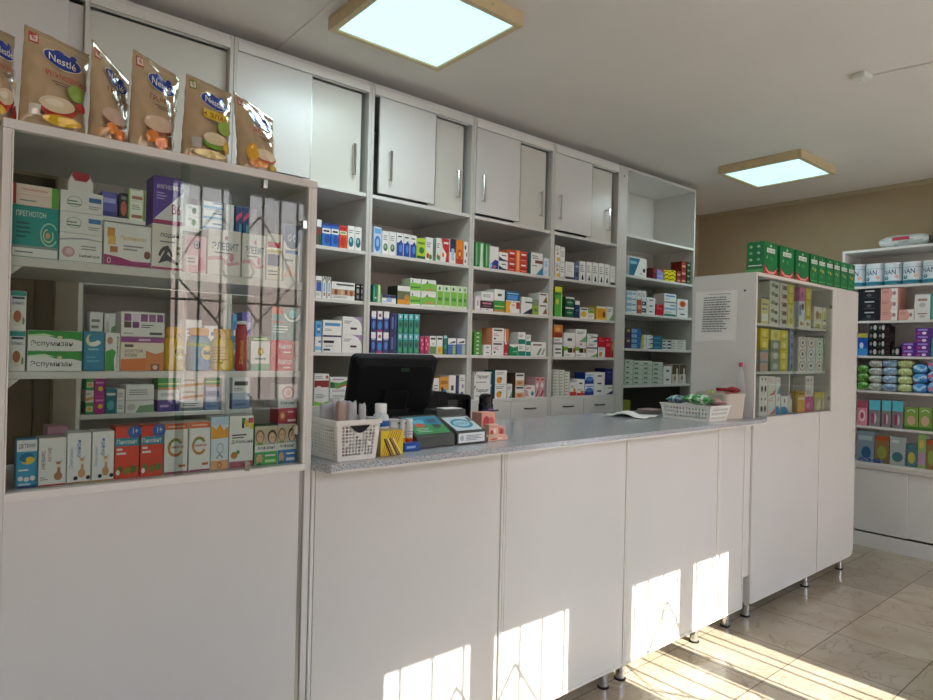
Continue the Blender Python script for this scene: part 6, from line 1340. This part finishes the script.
# black bottle
bq = on(1, 2.05, 486, 393.5); rr_ = abs(on(1, 2.05, 492, 400).x-on(1, 2.05, 480.8, 400).x)/2
root = empty('spray_bottle', (bq.x, 2.05, WT)); hB = bq.z-WT; m = MB()
m.lathe([(rr_*.95, .0005), (rr_, .004), (rr_, hB*.68), (rr_*.92, hB*.74)], seg=24, col='#101218')
def S(u, v, l):
    q = -PI*.9+u*PI*.9; return ((rr_+.0004+l)*math.cos(q), (rr_+.0004+l)*math.sin(q), hB*.30+v*hB*.33)
paint(m, [('r', 0, 0, 1, 1, '#1d2840'), ('r', .15, .3, .85, .6, '#8fa0b8'), ('r', .3, .75, .8, .85, '#7a3a86')], S, nu=14); m.obj('bottle_body', 'print_plastic', root)
m = MB(); m.lathe([(rr_*.90, hB*.742), (rr_*.93, hB*.76), (rr_*.93, hB*.9), (rr_*.7, hB*.98), (rr_*.3, hB), (0, hB)], seg=24, col='#0c0c0e'); m.obj('cap', 'print_plastic', root)
tag(root, 'black spray bottle with a dark label behind the pink carton', 'bottle')

# ---- monitor, seen from behind
yy = 2.09; tl = on(1, yy, 364, 356); tr = on(1, yy, 438, 356); cxm = (on(1, yy, 355, 380).x+on(1, yy, 431, 380).x)/2
root = empty('monitor', (cxm, yy, WT), math.radians(-10)); W_, H_ = .352, .25
m = MB()
tilt = Matrix.Translation((-.012, .04, .07)) @ Matrix.Rotation(math.radians(20), 4, 'X')
def rr_poly(w, h, r, z0=0):
    P = []
    for (cx_, cz_, a0) in ((w/2-r, h-r, 0), (-w/2+r, h-r, 90), (-w/2+r, r, 180), (w/2-r, r, 270)):
        for k_ in range(6):
            a = math.radians(a0+18*k_); P.append((cx_+r*math.cos(a), z0+cz_+r*math.sin(a)))
    return P
outer = rr_poly(W_, H_, .022); back = rr_poly(W_-.05, H_-.06, .03, .03)
n = len(outer)
vs = [(x, .022, z) for x, z in outer]+[(x, 0, z) for x, z in outer]+[(x*.96, -.012, .115+(z-.115)*.96) for x, z in outer]+[(x, -.034, z) for x, z in back]
fs = []
for q in range(3): fs += [(q*n+i, q*n+(i+1) % n, (q+1)*n+(i+1) % n, (q+1)*n+i) for i in range(n)]
fs += [tuple(range(n))[::-1], tuple(range(3*n, 4*n))]
m.add(vs, fs, 'W', False); m.xf(tilt); m.obj('rear_housing', 'black', root)
m = MB(); m.box(-W_/2+.014, .0225, .014, W_/2-.014, .0235, H_-.014); m.xf(tilt); m.obj('screen', 'blackg', root)
m = MB(); m.box(-.05, -.046, .035, .055, -.0345, .125, ch=.004); m.box(-.045, -.050, .118, .05, -.046, .123); m.xf(tilt); m.obj('cable_cover', 'black', root)
m = MB(); m.box(.01, -.0352, H_-.05, .045, -.0345, H_-.036, '#1f3a2c'); m.xf(tilt); m.obj('badge', 'card', root)
m = MB(); m.prism([(-.045, .018), (.045, .018), (.055, .10), (-.055, .10)], -.02, .03, axis=1); m.obj('stand_neck', 'black', root)
m = MB(); m.box(-.10, -.03, .001, .10, .12, .018, ch=.006); m.obj('stand_base', 'black', root)
tag(root, 'black point of sale monitor seen from behind on the worktop', 'monitor')
# receipt printer
a = on(1, 2.12, 428, 400); b_ = on(1, 2.12, 471, 400); ht = on(1, 2.12, 450, 391.5).z-WT
r = empty('receipt_printer', ((a.x+b_.x)/2, 2.12, WT), .0); w = b_.x-a.x
m = MB(); pr = [(-w/2, .001), (w/2, .001), (w/2, ht*.82), (w/2-.012, ht*.9), (0, ht*.93), (-w*.12, ht), (-w*.34, ht), (-w/2+.01, ht*.86), (-w/2, ht*.7)]
m.prism(pr, 0, .14, axis=1); m.obj('housing', 'black', r)
m = MB(); m.box(-w*.05, -.0012, ht*.2, w*.44, -.0002, ht*.78, ch=.0004); m.obj('front_cover', 'blackg', r)
m = MB(); m.box(-w*.42, -.0012, ht*.3, -w*.12, -.0002, ht*.36); m.obj('paper_slot', 'rubber', r)
tag(r, 'black receipt printer on the worktop right of the monitor', 'receipt printer')

# ---- white slotted basket with wrapped packs
bx0, bx1, by0, by1 = 3.035, 3.205, 1.705, 1.965
perforated_basket(bx0, bx1, by0, by1, WT, .080, .014, .018, 'plast', 'storage_basket', 'white slotted basket of green wrapped packs near the small showcase', rz=0, slots=True, rim=.006)
def wrapper(x, y, z, w, d, h, cols, label, seed, rz):
    rr = random.Random(seed); m = MB(); N, K = 16, 10; ph = [rr.random()*6 for _ in range(5)]
    def P(i, j, up):
        u, v = -1+2*i/N, -1+2*j/K
        th = h/2*max(.04, (1-abs(u)**3)*(1-abs(v)**3))+(.003*math.sin(u*9+ph[0])*math.sin(v*7+ph[1])+.002*math.sin(u*19+v*13+ph[2]))*(1 if up else .3)
        return (w/2*u, d/2*v, h/2+(th if up else -th*.9))
    for up in (True, False):
        vs = [P(i, j, up) for j in range(K+1) for i in range(N+1)]; base = len(m.v); m.v += vs
        for j in range(K):
            for i in range(N):
                f = (j*(N+1)+i, j*(N+1)+i+1, (j+1)*(N+1)+i+1, (j+1)*(N+1)+i)
                m.f.append(tuple(base+q for q in (f if up else f[::-1]))); m.sm.append(True)
                s = math.sin(i*1.9+ph[3])*math.sin(j*2.3+ph[4])
                m.c.append(cols[0] if s > .2 else (cols[1] if s > -.35 else cols[2]))
    o = m.obj('wrapped_pack', 'softpack', loc=(x, y, z)); o.rotation_euler = rz
    return tag(o, label, 'wrapped pack', 'wrapped packs in the white slotted basket')
gc = ('#4fae5f', '#dfe9dc', '#2f8a45'); tc_ = ('#3f8f9f', '#d6e6e8', '#2a5f74'); pc = ('#d98a9a', '#f0dcdc', '#b5485f')
wrapper(3.115, 1.765, WT+.006, .15, .11, .030, gc, 'lowest green and white wrapped pack in the slotted basket', 3, (0, 0, .05))
wrapper(3.115, 1.895, WT+.006, .14, .11, .030, tc_, 'lower teal and white wrapped pack in the slotted basket', 7, (0, 0, -.05))
wrapper(3.112, 1.775, WT+.040, .15, .12, .034, gc, 'middle green and white wrapped pack in the slotted basket', 8, (0, 0, .1))
wrapper(3.115, 1.90, WT+.040, .14, .11, .030, ('#a8303a', '#e6d9d4', '#7a1f2a'), 'dark red and white wrapped pack at the back of the slotted basket', 6, (0, 0, .1))
wrapper(3.080, 1.795, WT+.077, .10, .15, .058, gc, 'topmost green and white wrapped pack in the slotted basket', 2, (0, .08, .1))
wrapper(3.095, 1.925, WT+.074, .13, .08, .046, tc_, 'upper teal and white wrapped pack at the back of the slotted basket', 4, (0, .05, .15))
wrapper(3.175, 1.765, WT+.074, .075, .11, .036, pc, 'pink and white wrapped pack at the right of the slotted basket', 5, (0, .1, -.1))
# ---- beige woven bin
root = empty('storage_bin', (3.345, 1.815, WT), math.radians(-10)); m = MB()
def ring(w, d, r, z, n=6):
    P = []
    for (cx_, cy_, a0) in ((w/2-r, d/2-r, 0), (-w/2+r, d/2-r, 90), (-w/2+r, -d/2+r, 180), (w/2-r, -d/2+r, 270)):
        for k_ in range(n):
            a = math.radians(a0+90*k_/(n-1)); P.append((cx_+r*math.cos(a), cy_+r*math.sin(a), z))
    return P
R_ = [ring(.150, .19, .02, .001), ring(.165, .210, .025, .124), ring(.172, .218, .027, .126), ring(.172, .218, .027, .136), ring(.160, .204, .024, .136), ring(.144, .182, .018, .006)]
n = len(R_[0]); vs = [p for q in R_ for p in q]; fs = []
for q in range(5): fs += [(q*n+i, q*n+(i+1) % n, (q+1)*n+(i+1) % n, (q+1)*n+i) for i in range(n)]
fs += [tuple(range(n))[::-1], tuple(range(5*n, 6*n))]
m.add(vs, fs); m.obj('bin_body', 'beige', root)
tag(root, 'beige textured storage bin with red packs beside the small showcase', 'storage bin')
def jar_red(x, y, z0):
    root = empty('jar', (x, y, z0)); m = MB(); m.lathe([(.024, .0005), (.026, .004), (.026, .036), (.022, .041)], seg=24, col='#c9b8ae'); m.obj('jar_body', 'print_plastic', root)
    m = MB(); m.lathe([(.027, .0415), (.028, .043), (.028, .056), (.026, .058), (0, .058)], seg=24, col='#a8262f'); m.obj('lid', 'print_plastic', root)
    tag(root, 'round jar with a dark red lid in the beige bin', 'jar')
jar_red(3.325, 1.80, WT+.105)
m = MB(); m.box(-.045, -.06, .007, .045, .075, .104, '#c9c0b4', ch=.003); o = m.obj('folded_carton', 'card', loc=(3.335, 1.815, WT)); o.rotation_euler.z = math.radians(-10); tag(o, 'pale carton at the bottom of the beige bin, under the red packs', 'carton')
def red_pack(x, y, z, w, d, h, cols, label, seed, rz):
    o = wrapper(x, y, z, w, d, h, cols, label, seed, rz); o['group'] = 'wrapped packs in the beige bin'
red_pack(3.335, 1.738, WT+.137, .085, .055, .034, ('#b3162c', '#8a0f22', '#d0324a'), 'shiny deep red wrapped pack at the front of the beige bin', 11, (0, .05, -.1))
red_pack(3.378, 1.80, WT+.106, .05, .06, .036, ('#e0d6da', '#c9405a', '#8a2a4a'), 'white and crimson wrapped pack at the right of the beige bin', 12, (0, 0, .2))
red_pack(3.312, 1.855, WT+.106, .055, .05, .040, ('#a3b84a', '#d6dc8a', '#6f8f2a'), 'lime green wrapped pack at the back of the beige bin', 13, (0, 0, .2))
# clear bottle standing behind the bin
root = empty('clear_bottle', (3.462, 1.760, WT)); hB = on(1, 1.76, 747, 362.5).z-WT; kk = hB/.235
m = MB(); m.lathe([(.021, .0006), (.0235, .004), (.0235, .06*kk), (.020, .075*kk), (.0235, .09*kk), (.0235, .14*kk), (.015, .18*kk), (.010, .205*kk), (.010, .215*kk)], seg=24); m.obj('bottle_body', 'clearpl', root)
m = MB(); m.lathe([(.0115, .216*kk), (.0125, .218*kk), (.0125, hB-.002), (.011, hB), (0, hB)], seg=20, col='#b5566a'); m.obj('cap', 'print_plastic', root)
tag(root, 'clear plastic bottle with a pinkish cap between the beige bin and the small showcase', 'bottle')
# papers at the back of the worktop
m = MB(); N = 8; vs = []
for j in range(N+1):
    for i in range(N+1):
        u, v = i/N, j/N; vs.append((-.11+.22*u, -.12+.24*v, .001+.030*max(0, 1-((u-.25)**2+(v-.5)**2)*9)+.006*math.sin(u*5+v*3)**2))
m.add(vs, [(j*(N+1)+i, j*(N+1)+i+1, (j+1)*(N+1)+i+1, (j+1)*(N+1)+i) for j in range(N) for i in range(N)], 'W', True)
pp = on(2, WT, 650, 413.5); o = m.obj('paper_sheet', 'paper', loc=(2.93, 2.10, WT)); o.rotation_euler.z = .25
md = o.modifiers.new('s', 'SOLIDIFY'); md.thickness = .0006; md.offset = 1
tag(o, 'crumpled white paper sheets at the back of the worktop', 'paper sheets')
m = MB(); m.box(-.07, -.05, .001, .07, .05, .022, '#8a7f78', ch=.002); m.box(-.069, -.049, .0222, .03, .049, .0228, '#c9a0a4'); o = m.obj('booklet', 'card', loc=(3.20, 2.16, WT)); o.rotation_euler.z = .1; tag(o, 'flat greyish booklet stack behind the slotted basket', 'booklet')
# olive box low in the tall end bay
bb = on(1, 2.95, 632, 407)
st('oliv', 'olive yellow-green', '#7f8a2a', [('r', .1, .4, .8, .6, '#b5ba5a')])
carton('medicine_box', 3.95, 4.06, .9305, 1.115, 2.92, .075, 'oliv', 'olive green box in the dark lowest compartment of the tall end bay', 'medicine box', 'medicine cartons on the wall shelving')
# dark wall box left of the shelving
m = MB(); r = empty('wall_box', (.10, YB-.046, 2.0)); m.box(-.14, -.09, -.06, .16, -.0005, .09, ch=.006); m.obj('housing', 'black', r)
m = MB(); m.box(-.10, -.0912, .0, -.05, -.0903, .02); m.obj('label', 'grey', r)
tag(r, 'black box mounted high on the brown back door, left of the shelving', 'wall box')
